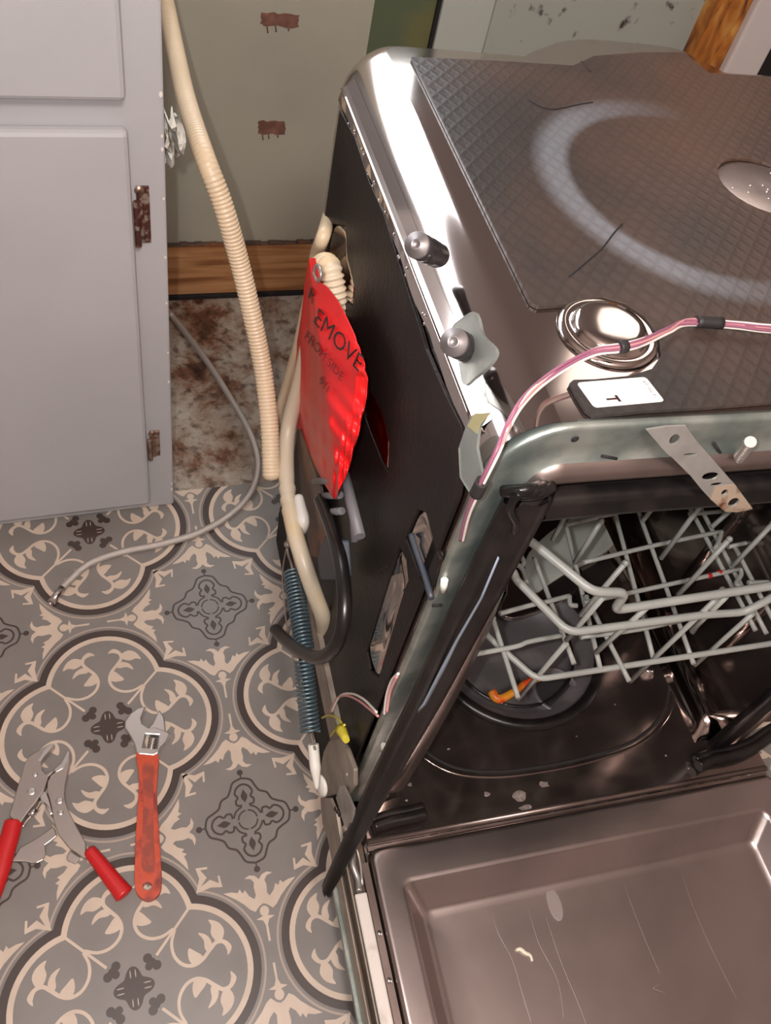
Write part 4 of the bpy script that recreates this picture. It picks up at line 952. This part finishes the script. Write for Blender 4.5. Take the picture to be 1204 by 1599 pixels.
# ================================================================== TOOLS
def floor_plate(pxs, k, z0, th, holes=()):
    q = [bw(*k(*p), 2, 0) for p in pxs]
    mb = MB(); mb.plate([(p.x, p.y) for p in q], [[(bw(*k(*p), 2, 0).x, bw(*k(*p), 2, 0).y) for p in h] for h in holes], th, lambda u, v, w_: (u, v, z0 + w_)); return mb
c2 = lambda x_, y_: (x_ / 2.867, 1050 + y_ / 2.867)
wr = thing('adjustable_wrench', bw(232, 1380, 2, 0), 'adjustable wrench with worn orange-red handle lying on the patterned floor', 'wrench')
hd = [(614, 368), (706, 372), (706, 480), (703, 560), (714, 740), (722, 860), (724, 965), (708, 1008), (668, 1031), (628, 1015), (606, 970), (606, 860), (610, 740), (622, 560), (624, 470)]
hd = [(p.x, p.y) for p in cat([(a, b, 0) for a, b in hd], 3, True)]
mb = floor_plate(hd, c2, .0006, .0125, [[(662 + 21 * cos(a), 968 + 19 * sin(a)) for a in [2 * pi * k / 14 for k in range(14)]]]); child(mb.build('handle', 'wrench_red', bevel=.003), wr)
hi = [(640, 430), (690, 430), (688, 560), (690, 740), (695, 880), (665, 905), (636, 880), (638, 740), (645, 560)]
mb = floor_plate(smooth2(hi, 3), c2, .0128, .0008); child(mb.build('worn_inlay', mat('worn_inlay', (.26, .045, .025), .55, n=(60, (.42, .06, .03), .45, .6))), wr)
hh = [(656, 168), (618, 178), (585, 202), (562, 235), (560, 262), (588, 305), (604, 340), (612, 372), (625, 382), (690, 388), (708, 378), (722, 350), (752, 318), (764, 290), (742, 279), (700, 262), (668, 266), (640, 248), (634, 222), (644, 196)]
wn = [(655, 293), (712, 297), (704, 358), (642, 352)]
mb = floor_plate(hh, c2, .0003, .0135, [wn]); child(mb.build('head', 'tool_b', bevel=.0016), wr)
jw = [(714, 182), (735, 214), (741, 250), (742, 284), (765, 288), (764, 300), (690, 276), (668, 262), (683, 246), (700, 212)]
mb = floor_plate(jw, c2, .0018, .0105); child(mb.build('movable_jaw', 'tool_b', bevel=.0014), wr)
mb = MB(); a, b = bw(*c2(686, 298), 2, .008), bw(*c2(674, 354), 2, .008); mb.tube([a + (b - a) * k / 36 for k in range(37)], .0050, 14, 1, rf=lambda L, q: 1 + .18 * sin(q * 2 * pi * 5), raw=True); child(mb.build('worm_screw', 'tool'), wr)

pk = lambda x_, y_: (x_ / 5.473, 1150 + y_ / 5.473)
pr = thing('locking_pliers', bw(70, 1290, 2, 0), 'open locking pliers with red dipped grips on the floor', 'pliers')
fx = [(478, 100), (440, 98), (400, 122), (320, 165), (258, 205), (222, 262), (196, 360), (150, 510), (118, 620), (92, 700), (150, 760), (192, 760), (240, 690), (340, 560), (388, 492), (408, 430), (428, 370), (472, 325), (455, 322), (402, 352), (372, 322), (360, 252), (385, 212), (430, 160)]
mb = floor_plate(fx, pk, .0006, .0135); mb.mi = 1
for (x_, y_, r_) in ((300, 325, .0035), (268, 470, .0055)): p = bw(*pk(x_, y_), 2, .0142); mb.lathe([(r_, 0), (r_ * .9, .0008), (r_ * .3, .001), (0, .001)], p, 14)
child(mb.build('fixed_jaw', ['tool', 'tool_b'], bevel=.002), pr)
lj = [(592, 150), (606, 172), (606, 250), (590, 330), (566, 440), (560, 520), (566, 580), (600, 670), (660, 790), (742, 935), (742, 1062), (722, 1060), (600, 975), (500, 850), (468, 740), (452, 640), (432, 560), (410, 488), (416, 410), (450, 350), (500, 322), (545, 262), (570, 200)]
mb = floor_plate(lj, pk, .0006, .0115); mb.mi = 1
for (x_, y_, r_) in ((508, 550, .0048), (516, 652, .0040)): p = bw(*pk(x_, y_), 2, .0122); mb.lathe([(r_, 0), (r_ * .9, .0009), (r_ * .3, .0011), (0, .0011)], p, 14)
child(mb.build('moving_jaw', ['tool', 'tool_b'], bevel=.002), pr)
mb = floor_plate([(476, 100), (440, 108), (395, 150), (350, 225), (338, 240), (362, 250), (385, 212), (430, 160)], pk, .0143, .0012); a_ = floor_plate([(592, 150), (600, 172), (590, 240), (545, 300), (490, 330), (478, 312), (535, 262), (568, 200)], pk, .0123, .0012)
o_ = len(mb.v); mb.v += a_.v; mb.f += [[i + o_ for i in f] for f in a_.f]; mb.m += a_.m; mb.smooth += a_.smooth
[child(o_, pr) for o_ in split_build(mb, 'jaw_teeth', 'tool_b', None)]
mb = floor_plate([(455, 785), (380, 845), (240, 930), (178, 962), (150, 1010), (104, 1078), (160, 1078), (210, 1078), (280, 1095), (325, 1092), (378, 1066), (396, 1010), (392, 940), (440, 905), (492, 862), (475, 800)], pk, .003, .004); child(mb.build('release_lever', 'tool', bevel=.001), pr)
mb = floor_plate([(355, 545), (388, 500), (412, 520), (432, 580), (462, 690), (440, 705), (395, 605), (365, 590)], pk, .004, .012); child(mb.build('toggle_link', 'tool_b', bevel=.001), pr)
mb = floor_plate([(572, 1040), (600, 985), (690, 1045), (650, 1100), (575, 1070)], pk, .001, .005); child(mb.build('end_nut', 'tool', bevel=.001), pr)
mb = MB(); mb.tube([bw(*pk(*p), 2, .010) for p in ((195, 775), (230, 720), (300, 640), (355, 545))], .0022, 8, 4); mb.tube([bw(*pk(*p), 2, .012) for p in ((250, 680), (310, 625))], .0042, 10, 2); child(mb.build('tension_spring', 'chrome'), pr)
def grip(pa, pb, r0, r1, nm='grip'):
    mb = MB(); A = [bw(*pk(*p), 2, .0) for p in pa]; n = len(A); rows = []
    S2 = cat(A, 6)
    for i, p in enumerate(S2):
        q = i / (len(S2) - 1); d = (S2[min(i + 1, len(S2) - 1)] - S2[max(i - 1, 0)]).normalized(); nn = Vector((-d.y, d.x, 0))
        e_ = min(1, .80 + q * 6, .45 + (1 - q) * 9); r = (r0 + (r1 - r0) * q) * e_; hz = .0085 * e_
        rows.append([p + nn * r * cos(a) + Vector((0, 0, .0088 + hz * sin(a))) for a in [2 * pi * k / 14 for k in range(14)]])
    mb.grid(rows, True, True); mb.f.append(list(range(14))); mb.m.append(0); mb.smooth.append(False); k0 = len(mb.v) - 14; mb.f.append(list(range(k0, k0 + 14))); mb.m.append(0); mb.smooth.append(False)
    return child(mb.build(nm, 'grip_red'), pr)
grip([(128, 735), (100, 850), (55, 1000), (10, 1160), (-60, 1350), (-110, 1480)], None, .0112, .0125)
grip([(762, 985), (850, 1090), (950, 1220), (1030, 1320), (1075, 1378)], None, .0080, .0120)
